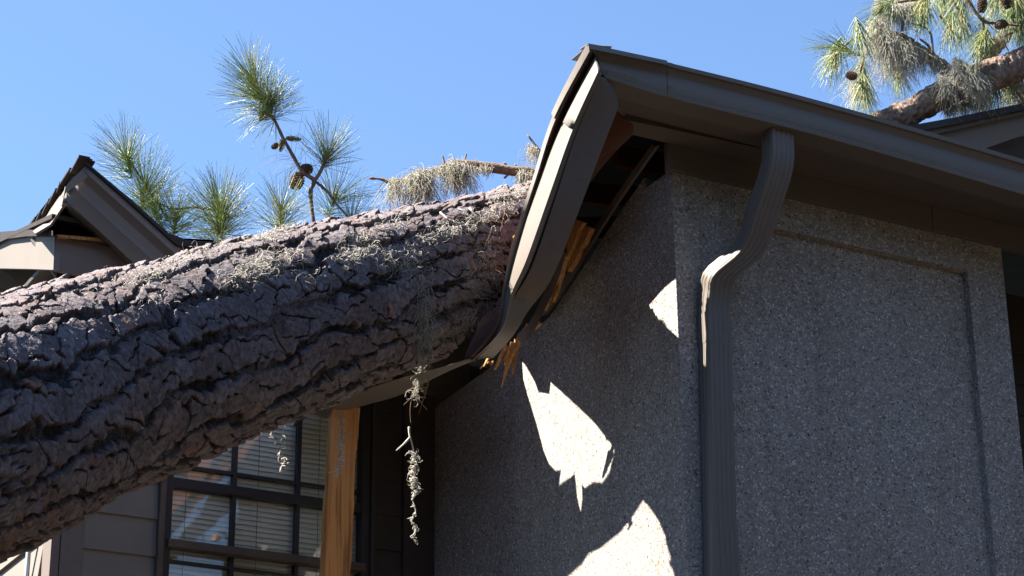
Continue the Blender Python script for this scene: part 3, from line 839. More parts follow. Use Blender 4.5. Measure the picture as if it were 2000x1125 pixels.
def band(z0, z1, extra, a_at, name='spout_joint', skew=0):
    m = MB(); R = []
    for z in (z0, z1):
        R.append([H(a_at + u * (1 + extra / W2), .0455 + v * (1 + extra / D2), z + skew * (u / W2) + .01 * abs(u / W2)) for u, v in prof] + [H(a_at + prof[0][0] * (1 + extra / W2), .0455 + prof[0][1] * (1 + extra / D2), z + .01)])
    m.grid(R); return m.build(name, MATS['gutter_paint'], spout, solid=.0012)
zJ = on1(1400, 1030, .09).z
band(zJ - .6, zJ, .0025, (aB + aBB) / 2 - .003)
band(on1(1385, 620, .09).z - .10, on1(1385, 620, .09).z + .02, .002, aB)

# ---- splintered wood at the break
def splinter(pts, o, th=.018, name='splintered_wood', mt='torn_wood'):
    c = [on2(x, y, o) for x, y in pts]; n = len(c)
    m = MB(); m.add(c + [p - N2 * th for p in c], [tuple(range(n)), tuple(range(2 * n - 1, n - 1, -1))] + [(i, (i + 1) % n, (i + 1) % n + n, i + n) for i in range(n)])
    q = m.build(name, MATS[mt], house); 
    return q
splinter([(1118, 440), (1136, 448), (1150, 470), (1136, 500), (1112, 530), (1096, 520), (1092, 495), (1103, 468)], .10, mt='shaded_attic_wood')  # darker wood colour stands in for shade inside the cavity
def sliver(x0, y0, x1, y1, w, o, mt='torn_wood', bend=0):
    dx, dy = x1 - x0, y1 - y0; L = math.hypot(dx, dy); nx, ny = -dy / L, dx / L
    n = 6; A = []; B = []
    for k in range(n + 1):
        f = k / n; ww = w * .5 * (1 - f) ** .6 * rnd.uniform(.7, 1.2) + .3; bx = bend * math.sin(f * math.pi)
        A.append((x0 + dx * f + nx * (ww + bx), y0 + dy * f + ny * (ww + bx))); B.append((x0 + dx * f - nx * (ww - bx), y0 + dy * f - ny * (ww - bx)))
    m = MB(); c0 = [on2(x, y, o) for x, y in A]; c1 = [on2(x, y, o) for x, y in B]; th_ = .004 + w * .0006
    m.grid([c0, c1, [p - N2 * th_ for p in c1], [p - N2 * th_ for p in c0]], close=True)
    return m.build('splintered_wood', MATS[mt], house)
for a in ((1016, 652, 996, 700, 9, .36), (1008, 662, 999, 731, 7, .34), (1000, 668, 978, 757, 6, .35), (1004, 672, 988, 722, 8, .33), (1022, 645, 1004, 690, 6, .32), (994, 678, 984, 712, 5, .37),
          (987, 673, 965, 722, 6, .42), (990, 676, 985, 700, 4, .41), (958, 706, 937, 720, 3, .47, 'torn_wood', 3), (952, 700, 944, 716, 2.5, .48), (962, 704, 957, 714, 3, .46),
          (1092, 498, 1072, 566, 26, .25), (1084, 516, 1060, 606, 22, .23), (1096, 512, 1078, 590, 15, .22), (1080, 540, 1060, 600, 8, .24), (1102, 500, 1090, 552, 9, .21), (1140, 440, 1108, 530, 30, .12), (1128, 430, 1096, 520, 22, .14), (1030, 632, 1014, 662, 4, .30)):
    sliver(*a)
splinter([(1022, 640), (1052, 628), (1056, 632), (1030, 652), (1012, 668), (1010, 660)], .30, .01)
splinter([(1000, 462), (1006, 458), (996, 486), (993, 505), (984, 515), (990, 490)], .64, .01)
splinter([(921, 672), (930, 671), (932, 680), (926, 684)], .66, .02, 'wood_chip')
splinter([(948, 690), (953, 691), (952, 697), (948, 696)], .60, .01, 'wood_chip')

# ---- the raw timber post shoring the loose gutter end
bp = -1.60
post = MB()
zt_ = on1(672, 800, bp).z + .02
aL0, aR0 = hab(on1(650, 800, bp))[0], hab(on1(703, 800, bp))[0]
aL1, aR1 = hab(on1(629, 1125, bp))[0], hab(on1(684, 1125, bp))[0]
z1_ = on1(656, 1125, bp).z
def ext(a0, a1, z): return a0 + (a1 - a0) * (z - zt_) / (z1_ - zt_)
zs = [0.0] + [z1_ - .4 + i * .06 for i in range(int((zt_ - z1_ + .4) / .06))] + [zt_]
R = []
for z in zs:
    jl = rnd.uniform(-.0035, .0035) if z > .1 else 0
    aL, aR = ext(aL0, aL1, max(z, 2)) + jl, ext(aR0, aR1, max(z, 2)) + rnd.uniform(-.002, .002)
    if abs(z - on1(660, 910, bp).z) < .12: aR -= .006
    R.append([H(aL, bp, z), H(aR, bp, z), H(aR, bp - .036, z), H(aL, bp - .036, z), H(aL, bp, z)])
post.grid(R); post.add(R[-1][:4], [(0, 1, 2, 3)])
pst = post.build('timber_post', MATS['raw_timber'], bevel=.002)
tag(pst, 'raw orange timber board propped upright in front of the blinds window', 'post')

# ---- roof corner of the neighbouring wing at upper right
nb = empty('neighbouring_roof', H(4.4, -3, 0)); tag(nb, 'dark brown roof corner behind the gutter at the upper right edge', 'roof')
def N_(x, y, b): return on1(x, y, b)
b3 = -2.2
m = MB(); P = [N_(1760, 248, b3), N_(1860, 230, b3), N_(2000, 201, b3), N_(2200, 160, b3)]; Q = [N_(1760, 258, b3), N_(1860, 240, b3), N_(2000, 211, b3), N_(2200, 170, b3)]
Q = [q + Vector((0, 0, -.01)) for q in Q]
m.grid([P, Q, back(Q, 3, .3), back(P, 3, .3)], close=True); m.build('shingles', MATS['shingle'], nb)
m = MB(); P2 = [p - N1 * .03 for p in Q]; Q2 = [N_(1760, 274, b3 - .03), N_(1860, 254, b3 - .03), N_(1990, 224, b3 - .03), N_(2200, 185, b3 - .03)]
m.grid([P2, Q2, back(Q2, .02, 0), back(P2, .02, 0)], close=True); m.build('rake_board', MATS['brown_trim'], nb)
m = MB(); P3 = back(Q2, .05, 0); Q3 = [N_(1760, 330, b3 - .08), N_(1860, 312, b3 - .08), N_(1985, 268, b3 - .08), N_(2010, 262, b3 - .08)]
P3[2] = N_(1986, 222, b3 - .08); P3[3] = N_(2010, 218, b3 - .08)
m.grid([P3, Q3, back(Q3, .02, 0), back(P3, .02, 0)], close=True); m.build('fascia', MATS['fascia_paint'], nb)
m = MB(); m.add([N_(1700, 330, b3 - .5), N_(2200, 230, b3 - .5), N_(2200, 480, b3 - .5), N_(1700, 480, b3 - .5)], [(0, 1, 2, 3)]); m.build('wall', MATS['dark_trim_and_shade'], nb, solid=.1)

# ================================================================== FALLEN PINE TRUNK
def noise1(x, seed):                                   # hashed lattice
    h = np.sin(x * 127.1 + seed * 311.7) * 43758.5453
    return h - np.floor(h)
def vnoise(u, v, su, sv, seed, per=None):
    x = u / su; y = v / sv
    i = np.floor(x); j = np.floor(y); fx = x - i; fy = y - j
    fx = fx * fx * (3 - 2 * fx); fy = fy * fy * (3 - 2 * fy)
    def hs(a, b):
        if per: b = np.mod(b, per)
        h = np.sin(a * 127.1 + b * 311.7 + seed * 74.7) * 43758.5453
        return h - np.floor(h)
    return (hs(i, j) * (1 - fx) + hs(i + 1, j) * fx) * (1 - fy) + (hs(i, j + 1) * (1 - fx) + hs(i + 1, j + 1) * fx) * fy
def fbm(u, v, s, seed, o=4):
    r = 0; a = .5; t = 0
    for k in range(o):
        r = r + a * vnoise(u, v, s / 2 ** k, s / 2 ** k, seed + k * 13); t += a; a *= .5
    return r / t - .5
def voronoi(u, v, su, sv, seed, jit=.9):
    x = u / su; y = v / sv; i = np.floor(x); j = np.floor(y)
    f1 = np.full(x.shape, 9.); f2_ = np.full(x.shape, 9.); cid = np.zeros(x.shape); gx = np.zeros(x.shape); gy = np.zeros(x.shape)
    for di in (-1, 0, 1):
        for dj in (-1, 0, 1):
            a = i + di; b = j + dj
            h = np.sin(a * 127.1 + b * 311.7 + seed * 17.3) * 43758.5453; h1 = h - np.floor(h)
            h = np.sin(a * 269.5 + b * 183.3 + seed * 29.1) * 43758.5453; h2 = h - np.floor(h)
            cx = a + .5 + (h1 - .5) * jit; cy = b + .5 + (h2 - .5) * jit
            dx = x - cx; dy = y - cy
            d = np.sqrt(dx * dx + dy * dy)
            h = np.sin(a * 91.7 + b * 47.9 + seed * 7.7) * 24634.6345; hid = h - np.floor(h)
            m_ = d < f1
            f2_ = np.where(m_, f1, np.minimum(f2_, d)); cid = np.where(m_, hid, cid); gx = np.where(m_, dx, gx); gy = np.where(m_, dy, gy); f1 = np.where(m_, d, f1)
    return f1, f2_ - f1, cid, gx, gy
# axis from the traced silhouette
AX = [(-700, 1040, 630, 4.6), (-300, 925, 560, 5.35), (0, 826, 484, 6.03), (170, 757, 432, 6.42), (340, 706, 396, 6.78), (500, 650, 366, 7.1), (650, 601, 334, 7.4), (800, 560, 302, 7.7), (960, 522, 280, 8.0), (1050, 496, 272, 8.17), (1120, 476, 260, 8.3)]
def trunk_sample():
    P = []; Rr = []
    for x, y, w_, Y in AX:
        p = atY(x, y, Y); P.append(p); Rr.append(w_ * .5 * pxm(p) * .985)
    # lower part down to the ground, out of the picture
    d = (P[0] - P[2]).normalized(); base = []
    Lg = P[0].z / -d.z
    for k in (1, .66, .33):
        base.append(P[0] + d * (Lg * k))
    P = base + P; Rr = [.46, .41, .38] + Rr
    return P, Rr
TP, TR_ = trunk_sample()
fine0, fine1 = 4, len(TP) - 1                         # dense from just outside the frame
pp = spline(TP, 12); rr2 = []
for i in range(len(TR_) - 1):
    for k in range(12): rr2.append(TR_[i] + (TR_[i + 1] - TR_[i]) * k / 12)
rr2.append(TR_[-1])
pp = np.array([tuple(p) for p in pp]); rr2 = np.array(rr2)
seg = np.linalg.norm(np.diff(pp, axis=0), axis=1); arc = np.concatenate([[0], np.cumsum(seg)])
aF = arc[4 * 12 + 4]; aE = arc[-1]
us = np.concatenate([np.arange(0, aF, .03), np.arange(aF, aE, .0031)])
def frames(us):
    Pc = np.stack([np.interp(us, arc, pp[:, k]) for k in range(3)], 1)
    R_ = np.interp(us, arc, rr2)
    T = np.gradient(Pc, axis=0); ks = np.ones(25) / 25
    T /= np.linalg.norm(T, axis=1)[:, None]
    T = np.stack([np.convolve(np.pad(T[:, k], 12, 'edge'), ks, 'valid') for k in range(3)], 1); T /= np.linalg.norm(T, axis=1)[:, None]
    upv = np.array([0, 0, 1.]); X = np.cross(T, upv); X /= np.linalg.norm(X, axis=1)[:, None]; Yv = np.cross(X, T)
    return Pc, R_, T, X, Yv
Pc, R_, T, X, Yv = frames(us)
NV = 660
th = np.linspace(0, 2 * np.pi, NV, endpoint=False)      # the seam of the pattern lies on the hidden side
Rm = .33
Ug, Th = np.meshgrid(us, th, indexing='ij')
Vg = Th * Rm
# warp
wu = Ug + .035 * fbm(Ug, Vg, .12, 1) * 2; wv = Vg + .045 * fbm(Ug, Vg, .16, 2) * 2 + .010 * fbm(Ug, Vg, .03, 3) * 2
bd_ = wv / .125 + 1.1 * fbm(Ug * .45, Vg, .30, 61, 3) + .12 * fbm(Ug, Vg, .05, 62)
bi = np.floor(bd_); fr_ = bd_ - bi
cid = np.sin(bi * 12.9898 + 4.1) * 43758.5453; cid = cid - np.floor(cid)
ebd = np.minimum(fr_, 1 - fr_) * .125
wob = fbm(Ug, Vg, .025, 9); wob2 = fbm(Ug, Vg, .025, 10)
g1_, ed2, cid2, gx2, gy2 = voronoi(wu + .020 * wob + cid * 3.1, wv + .018 * wob2, .082, .082, 8, 1.0)   # plates
h1_, ed3, cid3, gx3, gy3 = voronoi(wu + cid2 * .7 + .012 * wob2, wv + .012 * wob, .046, .062, 14, 1.0)    # thin flakes
sm = lambda x, a, b: np.clip((x - a) / (b - a), 0, 1) ** 2 * (3 - 2 * np.clip((x - a) / (b - a), 0, 1))
fn = fbm(Ug, Vg, .06, 4) + .5 * fbm(Ug, Vg, .02, 44)
open_ = np.clip(.85 + 1.6 * fbm(Ug, Vg, .25, 48), 0, 1)           # the furrows open and close along the trunk
fur = (1 - sm(ebd + .030 * fn, .010, .019)) * open_
gap = (1 - sm(ed2 + .10 * fbm(Ug, Vg, .09, 46), .02, .13)) * sm(fbm(Ug, Vg, .20, 47), .02, .08)
fur = np.maximum(fur, gap * .85)
cr2 = 1 - sm(ed2 + .05 * fbm(Ug, Vg, .03, 6), .030, .080)
cr3 = (1 - sm(ed3, .008, .05)) * (cid3 > .35)
fi = 1 - fur
hgt = .019 * fi - .013 * cr2 * fi - .0028 * cr3 * fi
hgt += fi * (.010 * (cid2 - .5) + .0040 * (cid3 - .5))
hgt += fi * (.013 * gx2 - .003 * gy2) + fi * .0035 * gx3
hgt += .0010 * fbm(Ug, Vg, .03, 31) + .0014 * fbm(Ug, Vg, .008, 33, 3) + .022 * fbm(Ug, Vg, .5, 35, 2)
hgt += fur * (.014 * fbm(Ug, Vg, .012, 37) + .006 * fbm(Ug, Vg, .03, 38))
has3 = 1.0
rad = R_[:, None] + hgt - .010
Vt = Pc[:, None, :] + rad[..., None] * (np.cos(Th + 2.6)[..., None] * X[:, None, :] + np.sin(Th + 2.6)[..., None] * Yv[:, None, :])
nu, nv = Ug.shape
q_ = Vt - np.array(CAM); zc = q_ @ np.array(_F); PX = 1000 + FPX * (q_ @ np.array(CR)) / zc; PY = 562.5 - FPX * (q_ @ np.array(CU)) / zc
xcut = np.interp(PY, [300, 345, 480, 550, 600, 640, 700, 760], [1075, 1058, 1022, 1000, 966, 922, 872, 850]) + 9 * fbm(Ug * 0, Vg, .02, 51) * 2
nrm_ = np.cos(Th + 2.6)[..., None] * X[:, None, :] + np.sin(Th + 2.6)[..., None] * Yv[:, None, :]
back_ = np.clip(((nrm_ * q_).sum(-1) / np.linalg.norm(q_, axis=-1) - .10) * 1.6, 0, 1)
xcut = xcut - 330 * back_ * np.interp(PY, [420, 520], [.35, 1])  # hidden side of the trunk trimmed so sun rays reach the wall
over = (PX > xcut) & (zc > 3) & (us[:, None] > aF + 1.0)
first = np.where(over.any(0), over.argmax(0), nu - 1)
KEEP = np.arange(nu)[:, None] <= first[None, :]
I = np.arange(nu * nv).reshape(nu, nv); I2 = np.roll(I, -1, axis=1)
kf = KEEP[1:] & np.roll(KEEP, -1, axis=1)[1:]
F_ = np.stack([I[:-1], I2[:-1], I2[1:], I[1:]], -1)[kf]
END = [Vector(Vt[first[k], k].tolist()) for k in range(0, NV, 4)]; ENDC = sum(END, Vector()) / len(END)
me = np_mesh('trunk', Vt.reshape(-1, 3), F_)
col = np.ones((nu, nv, 4), np.float32)
base = np.array([.150, .119, .118]); red = np.array([.23, .115, .07]); grey = np.array([.185, .166, .176]); dark = np.array([.014, .012, .009])
wred = np.clip((cid3 - .86) * 8, 0, 1) * np.clip((fbm(Ug, Vg, .15, 41) - .02) * 6, 0, 1) * .7 + np.clip((cid2 - .95) * 12, 0, 1) * .6
wgr = np.clip(cid2 * 1.3 - .3, 0, 1) * .8
c_ = base * (1 - wgr[..., None]) + grey * wgr[..., None]
c_ = c_ * (1 - wred[..., None]) + red * wred[..., None]
c_ *= (.8 + .4 * cid3[..., None] * .8)
dk = np.clip(fur * (.9 + .5 * fbm(Ug, Vg, .012, 39)) + cr2 * 1.0 + cr3 * .55 * has3, 0, 1)[..., None]
c_ = c_ * (1 - dk) + dark * dk
col[..., :3] = c_
ca_ = me.color_attributes.new('bark', 'FLOAT_COLOR', 'POINT'); ca_.data.foreach_set('color', col.ravel())
me.polygons.foreach_set('use_smooth', [False] * len(me.polygons))
trunk = empty('fallen_pine', (TP[0].x, TP[0].y, 0)); tag(trunk, 'massive fallen pine trunk with deeply furrowed bark lying across the crushed eave', 'fallen tree')
me.materials.append(MATS['bark'])
to = bpy.data.objects.new('trunk', me); COL.objects.link(to); to.parent = trunk; to.matrix_parent_inverse = Matrix.Translation(-trunk.location)
# made-up snapped end, cut back to let the sun past; jagged heartwood
m = MB(); rk2 = random.Random(5); Tn = Vector(T[-1].tolist())
ring = [p.lerp(ENDC, .02) - Tn * .012 for p in END]
mid = [p.lerp(ENDC, .35) - Tn * rk2.uniform(.09, .17) for p in END]
cen = [p.lerp(ENDC, .8) - Tn * rk2.uniform(.14, .22) for p in END]
m.grid([r + [r[0]] for r in (ring, mid, cen)]); m.add(cen, [tuple(range(len(cen)))]); m.build('sun_cut_end', MATS['torn_wood'], trunk)

# coarse copy of the trunk surface, for setting things on it
ci = np.arange(0, nu, 6); cj = np.arange(0, nv, 6)
Vc = Vt[ci][:, cj]; a_, b_ = Vc.shape[:2]
J = np.arange(a_ * b_).reshape(a_, b_); J2 = np.roll(J, -1, axis=1)
kc = KEEP[ci][:, cj]; kc = kc[1:] & np.roll(kc, -1, axis=1)[1:]
Fc = np.stack([J[:-1], J2[:-1], J2[1:], J[1:]], -1)[kc]
BV = BVHTree.FromPolygons([Vector(v) for v in Vc.reshape(-1, 3).tolist()], Fc.tolist())
def on_trunk(px, py):
    d = ray(px, py).normalized()
    loc, n, i, dist = BV.ray_cast(CAM, d)
    if loc is None: return None, None
    if n.dot(d) > 0: n = -n
    return loc, n

# ================================================================== STRANDS, MOSS, NEEDLES
class Strands:
    def __init__(s): s.V = []; s.F = []; s.n = 0
    def add(s, P, r0, r1):
        """P (n,k,3) array of n strands with k points; three-sided tubes"""
        n, k, _ = P.shape
        T = np.gradient(P, axis=1); T /= np.linalg.norm(T, axis=2, keepdims=True) + 1e-9
        ref = RNG.normal(size=(n, 1, 3)); X = np.cross(T, ref); X /= np.linalg.norm(X, axis=2, keepdims=True) + 1e-9
        Y = np.cross(T, X)
        r = np.linspace(r0, r1, k)[None, :, None]
        ring = np.stack([P + r * (math.cos(a) * X + math.sin(a) * Y) for a in (0, 2.094, 4.189)], 2)   # n,k,3,3
        s.V.append(ring.reshape(-1, 3))
        I = np.arange(n * k * 3).reshape(n, k, 3) + s.n
        I2 = np.roll(I, -1, axis=2)
        s.F.append(np.stack([I[:, :-1], I2[:, :-1], I2[:, 1:], I[:, 1:]], -1).reshape(-1, 4))
        s.n += n * k * 3
        return s
    def build(s, name, mt, parent=None):
        me = np_mesh(name, np.concatenate(s.V), np.concatenate(s.F)); me.materials.append(mt)
        me.polygons.foreach_set('use_smooth', [True] * len(me.polygons))
        o = bpy.data.objects.new(name, me); COL.objects.link(o)
        if parent is not None: o.parent = parent; o.matrix_parent_inverse = Matrix.Translation(-parent.location)
        return o
def curly(n, base, spread, length, grav, k=12, curl=1.0, out=None):
    """curling strands; base (n,3)"""
    P = np.zeros((n, k, 3)); P[:, 0] = base
    d = RNG.normal(size=(n, 3)); 
    if out is not None: d = d * .7 + np.array(out)
    d /= np.linalg.norm(d, axis=1, keepdims=True)
    st = np.array(length)[:, None] / k if hasattr(length, '__len__') else length / k
    ax = RNG.normal(size=(n, 3)); ax /= np.linalg.norm(ax, axis=1, keepdims=True)
    ang = RNG.uniform(.2, .75, (n, 1)) * curl
    for i in range(1, k):
        d = d + np.cross(ax, d) * ang + np.array([0, 0, -grav]) + RNG.normal(size=(n, 3)) * .16 * curl
        d /= np.linalg.norm(d, axis=1, keepdims=True)
        P[:, i] = P[:, i - 1] + d * st
    return P
def rotv(v, n):
    return v
MG = 'tufts of Spanish moss on and around the fallen trunk'
def moss_on_trunk(px, py, wx, wy, n, label, ln=.05, slope=-.33, curl=1.2, mt='moss_curl', grav=.10, r=.00095):
    n = int(n * .8)
    pts = []; nor = []
    tries = 0
    while len(pts) < n and tries < n * 4:
        tries += 1
        x = RNG.normal(); y = RNG.normal()
        if x * x + y * y > 4: continue
        loc, nn = on_trunk(px + x * wx * .5, py + y * wy * .5 + slope * x * wx * .5)
        if loc is None or loc.y > 9: continue
        pts.append(tuple(loc)); nor.append(tuple(nn))
    if not pts: return
    b = np.array(pts); nn = np.array(nor)
    s = Strands()
    P = curly(len(pts), b - nn * .004, 0, RNG.uniform(.4, 1.3, len(pts)) * ln, grav, 11, curl, nn * .9 + np.array([0, 0, .25]))
    s.add(P, r, r * .6)
    o = s.build('spanish_moss', MATS[mt]); tag(o, label, 'moss', MG)
    return o
moss_on_trunk(300, 537, 75, 20, 300, 'sunlit grey moss tuft on the bark below the sloping gutter', .06)
moss_on_trunk(308, 590, 46, 20, 55, 'sparse pale curls of moss on shaded bark at left', .06, curl=1.0)
moss_on_trunk(505, 525, 96, 32, 700, 'broad sunlit moss tuft spreading over the middle of the trunk', .065)
moss_on_trunk(600, 548, 36, 10, 26, 'few loose pale moss curls right of the broad middle tuft', .06, curl=.9)
moss_on_trunk(540, 452, 74, 16, 560, 'fluffy moss ridge on the trunk top between the pine sprigs', .05)
moss_on_trunk(400, 490, 90, 16, 260, 'thin moss streak on the trunk top right of the gutter end', .045)
moss_on_trunk(694, 488, 44, 32, 420, 'small round moss tuft with pale curls at mid trunk', .06)
moss_on_trunk(770, 515, 86, 32, 330, 'loose moss curls trailing below the round mid trunk tuft', .06, slope=.3)
moss_on_trunk(818, 492, 34, 40, 120, 'upright pale moss curls near the trunk center right', .06)
moss_on_trunk(765, 440, 40, 18, 120, 'greenish curls of moss on sunny bark beneath the dead branch', .05)
moss_on_trunk(905, 441, 110, 18, 750, 'dense dry moss mat on the upper right of the trunk', .06)
moss_on_trunk(1000, 385, 50, 26, 450, 'moss heap where the trunk meets the bent gutter', .06)
moss_on_trunk(955, 540, 50, 110, 380, 'dark tangled moss beside the shaded gutter bend', .07, mt='moss')
moss_on_trunk(825, 640, 18, 120, 330, 'long dark veil of moss hanging down the trunk side', .09, slope=0, mt='moss', grav=.5, curl=.9)
moss_on_trunk(900, 640, 60, 30, 160, 'wispy moss strands over lower right bark', .08, mt='moss')
moss_on_trunk(250, 545, 240, 16, 160, 'scattered moss wisps along the trunk edge at left', .035)['kind'] = 'stuff'

# dry needles caught on the trunk by the bend
s = Strands(); bs = []
for k in range(70):
    loc, nn = on_trunk(rnd.gauss(930, 40), rnd.gauss(500, 45))
    if loc: bs.append(tuple(loc + nn * .008))
bs = np.array(bs); P = curly(len(bs), bs, 0, .14, .15, 6, .12); s.add(P, .0009, .0006)
tag(s.build('dry_pine_needles', MATS['dry_needle']), 'reddish dry pine needles caught on the bark at the bend', 'pine needles', kind='stuff')
# small branch scraps
def sticks(lst, label, name='dead_twig', mt='twig_bark', rad=.003, cat='twig', parent=None):
    m = MB()
    for pl, Y in lst:
        pts = spline([atY(x, y, Y) if not isinstance(Y, (list, tuple)) else atY(x, y, Y[i]) for i, (x, y) in enumerate(pl)], 3)
        m.tube(pts, [rad * (1 - .5 * i / len(pts)) for i in range(len(pts))], 6)
    o = m.build(name, MATS[mt], parent, smooth=True)
    if parent is None: tag(o, label, cat)
    return o
def ty(x, y):
    l, n = on_trunk(x, y); return l.y - .015 if l else 7.5
for (xa, ya, xb, yb, lb) in ((895, 408, 932, 430, 'longest pale broken stick on the sunny top of the trunk'), (917, 406, 934, 428, 'shorter pale stick crossing the end of the longest stick'), (860, 415, 875, 428, 'small pale stick alone, left of the crossed pair')):
    sticks([([(xa, ya), (xb, yb)], [ty(xa, ya), ty(xb, yb)])], lb, 'pale_stick', 'moss_curl', .004, 'stick')['group'] = 'pale sticks on the trunk top'

# dead branch draped with moss, behind the trunk top
dbY = 8.15
db_pts = [(722, 348), (745, 350), (763, 356), (790, 352), (830, 340), (862, 330), (885, 322), (920, 322), (960, 327), (1000, 334), (1030, 336), (1060, 345)]
dbp = [atY(x, y, dbY) for x, y in db_pts]
dead = empty('dead_branch', dbp[-1]); tag(dead, 'dead broken branch draped in moss above the trunk against the sky', 'branch')
m = MB(); m.tube(spline(dbp, 3), [.004 + .016 * min(1, i / 24) + rnd.uniform(-.002, .003) for i in range(len(spline(dbp, 3)))], 8)
m.build('limb', MATS['twig_bark'], dead, smooth=True)
sticks([([(905, 320), (909, 308), (911, 300)], dbY), ([(868, 322), (866, 310), (864, 304)], dbY), ([(988, 328), (984, 318), (990, 322)], dbY), ([(1010, 330), (1006, 320)], dbY), ([(985, 348), (996, 338), (1002, 332)], dbY)], '', 'twig', parent=dead, rad=.005)
sticks([([(1058, 300), (1045, 283), (1030, 263)], dbY)], 'short dark twig poking up beside the gutter against the sky', rad=.006)
def moss_drape(line, Y, widths, n, label, r=.0011, g='moss draped on branches', ln_s=1.0, grav=.35, curl=.8, mt='moss'):
    """widths: hanging length in px for each point of line"""
    xs = [p[0] for p in line]; b = []; L = []
    cum = np.concatenate([[0], np.cumsum([math.hypot(line[i + 1][0] - line[i][0], line[i + 1][1] - line[i][1]) for i in range(len(line) - 1)])])
    for k in range(n):
        s = RNG.uniform(0, cum[-1]); x = np.interp(s, cum, xs); y = np.interp(s, cum, [p[1] for p in line]); wl = np.interp(s, cum, widths)
        YY = Y if not isinstance(Y, (list, tuple)) else np.interp(s, cum, Y)
        p = atY(x + RNG.normal() * 2, y + RNG.normal() * 3, YY + RNG.normal() * .03); b.append(tuple(p)); L.append(max(.02, wl * pxm(p) * RNG.uniform(.25, 1.15) * ln_s))
    s = Strands(); b = np.array(b); L = np.array(L)
    P = curly(n, b, 0, L * 1.35, grav * 1.35, 20, curl * .8); s.add(P, r, r * .5)
    # short fuzz hugging the branch
    P = curly(n // 2, b[: n // 2], 0, .035, .05, 7, 1.3); s.add(P, r * .8, r * .5)
    o = s.build('spanish_moss', MATS[mt]); tag(o, label, 'moss', g); return o
GD = 'moss draped on the dead branch'
moss_drape([(763, 356), (778, 352)], dbY, [85, 60], 150, 'thin pale moss strand at the left end of the dead branch', g=GD)
moss_drape([(790, 350), (812, 345)], dbY, [40, 45], 150, 'short sparse moss between the two left hanging strands', g=GD)
moss_drape([(808, 345), (835, 338)], dbY, [78, 75], 650, 'thick moss hank left of center under the dead branch', g=GD, ln_s=.95)
moss_drape([(838, 335), (885, 322)], dbY, [12, 16], 240, 'wispy moss fringe in the middle of the dead branch', g=GD)
moss_drape([(842, 335), (888, 330)], dbY, [55, 62], 90, 'long thin moss threads under the middle of the dead branch', g=GD)
moss_drape([(880, 318), (912, 325)], dbY, [60, 62], 560, 'full moss hank below the short upright twig stub', g=GD)
moss_drape([(912, 325), (960, 328)], dbY, [14, 16], 260, 'moss fringe right of the full hank on the dead branch', g=GD)
moss_drape([(1012, 334), (1045, 345)], dbY, [34, 30], 420, 'moss bunch on the dead branch beside the gutter', g=GD)
moss_drape([(1032, 288), (1050, 292)], dbY, [44, 40], 110, 'faint thin moss hanging from the twig by the gutter', g=GD)

# moss and twigs dangling below the trunk
def dangle(pts, Y, n, label, wid=8, ln=.03, mt='moss_curl', r=.0016, g=None, core=True):
    s = Strands(); P3 = [atY(x, y, Y) for x, y in pts]; sp_ = spline(P3, 6)
    if core: s.add(np.array([[tuple(p) for p in sp_]]), .0024, .0016)
    b = np.array([tuple(sp_[rnd.randrange(len(sp_))] + Vector((rnd.gauss(0, 1), rnd.gauss(0, 1), rnd.gauss(0, 1))) * wid * .2 * pxm(sp_[0])) for _ in range(n)])
    s.add(curly(n, b, 0, RNG.uniform(.4, 1.4, n) * ln, .12, 9, 1.1), r, r * .6)
    o = s.build('spanish_moss', MATS[mt]); tag(o, label, 'moss', g or 'moss dangling below the trunk'); return o
Yd = 7.6; Yh = 8.25
dangle([(560, 800), (560, 822), (551, 850), (552, 868), (546, 888), (556, 898), (547, 915)], 7.5, 15, 'pale curled moss wisp hanging before the window blinds', 4, .045, r=.0017)
dangle([(540, 815), (530, 848), (540, 856), (537, 868)], 7.5, 6, 'tiny moss curl hanging left of the longer wisp', 3, .035, r=.0017)
dangle([(662, 865), (668, 885), (662, 905), (658, 925)], 7.3, 30, 'pale curled moss wisp hanging before the timber board', 5, .04, r=.0021)
dangle([(665, 810), (668, 840), (664, 865)], 7.35, 60, 'fine dark moss threads at the top of the timber board', 12, .06, 'moss', .0008)
dangle([(822, 720), (818, 745), (812, 775)], Yh, 80, 'bushy moss clump hanging under the loose gutter', 14, .07, 'moss', .0011)
hang = empty('hanging_twig', atY(808, 860, Yh)); tag(hang, 'thin forked dead twig dangling below the loose gutter', 'twig')
sticks([([(806, 765), (801, 800), (803, 830)], Yh)], '', 'stem', parent=hang, rad=.0018)
sticks([([(799, 834), (800, 850), (806, 872), (809, 888)], Yh), ([(800, 855), (788, 868), (774, 880)], Yh)], '', 'branch', 'moss_curl', .0045, parent=hang)
sticks([([(838, 735), (830, 770), (818, 808)], Yh), ([(836, 745), (832, 768), (822, 790)], Yh)], 'reddish dry needle sprig hanging below the gutter joint', 'dry_sprig', 'dry_needle', .0016, 'twig')
dangle([(808, 885), (810, 910), (808, 935), (814, 955)], Yh, 150, 'shaggy pale lichen tuft on the end of the hanging twig', 16, .035)
dangle([(814, 955), (806, 975), (812, 998), (804, 1015), (811, 1035), (806, 1048), (814, 1060)], Yh, 62, 'long zigzag moss strand below the shaggy lichen tuft', 4, .022, g='moss dangling below the trunk')

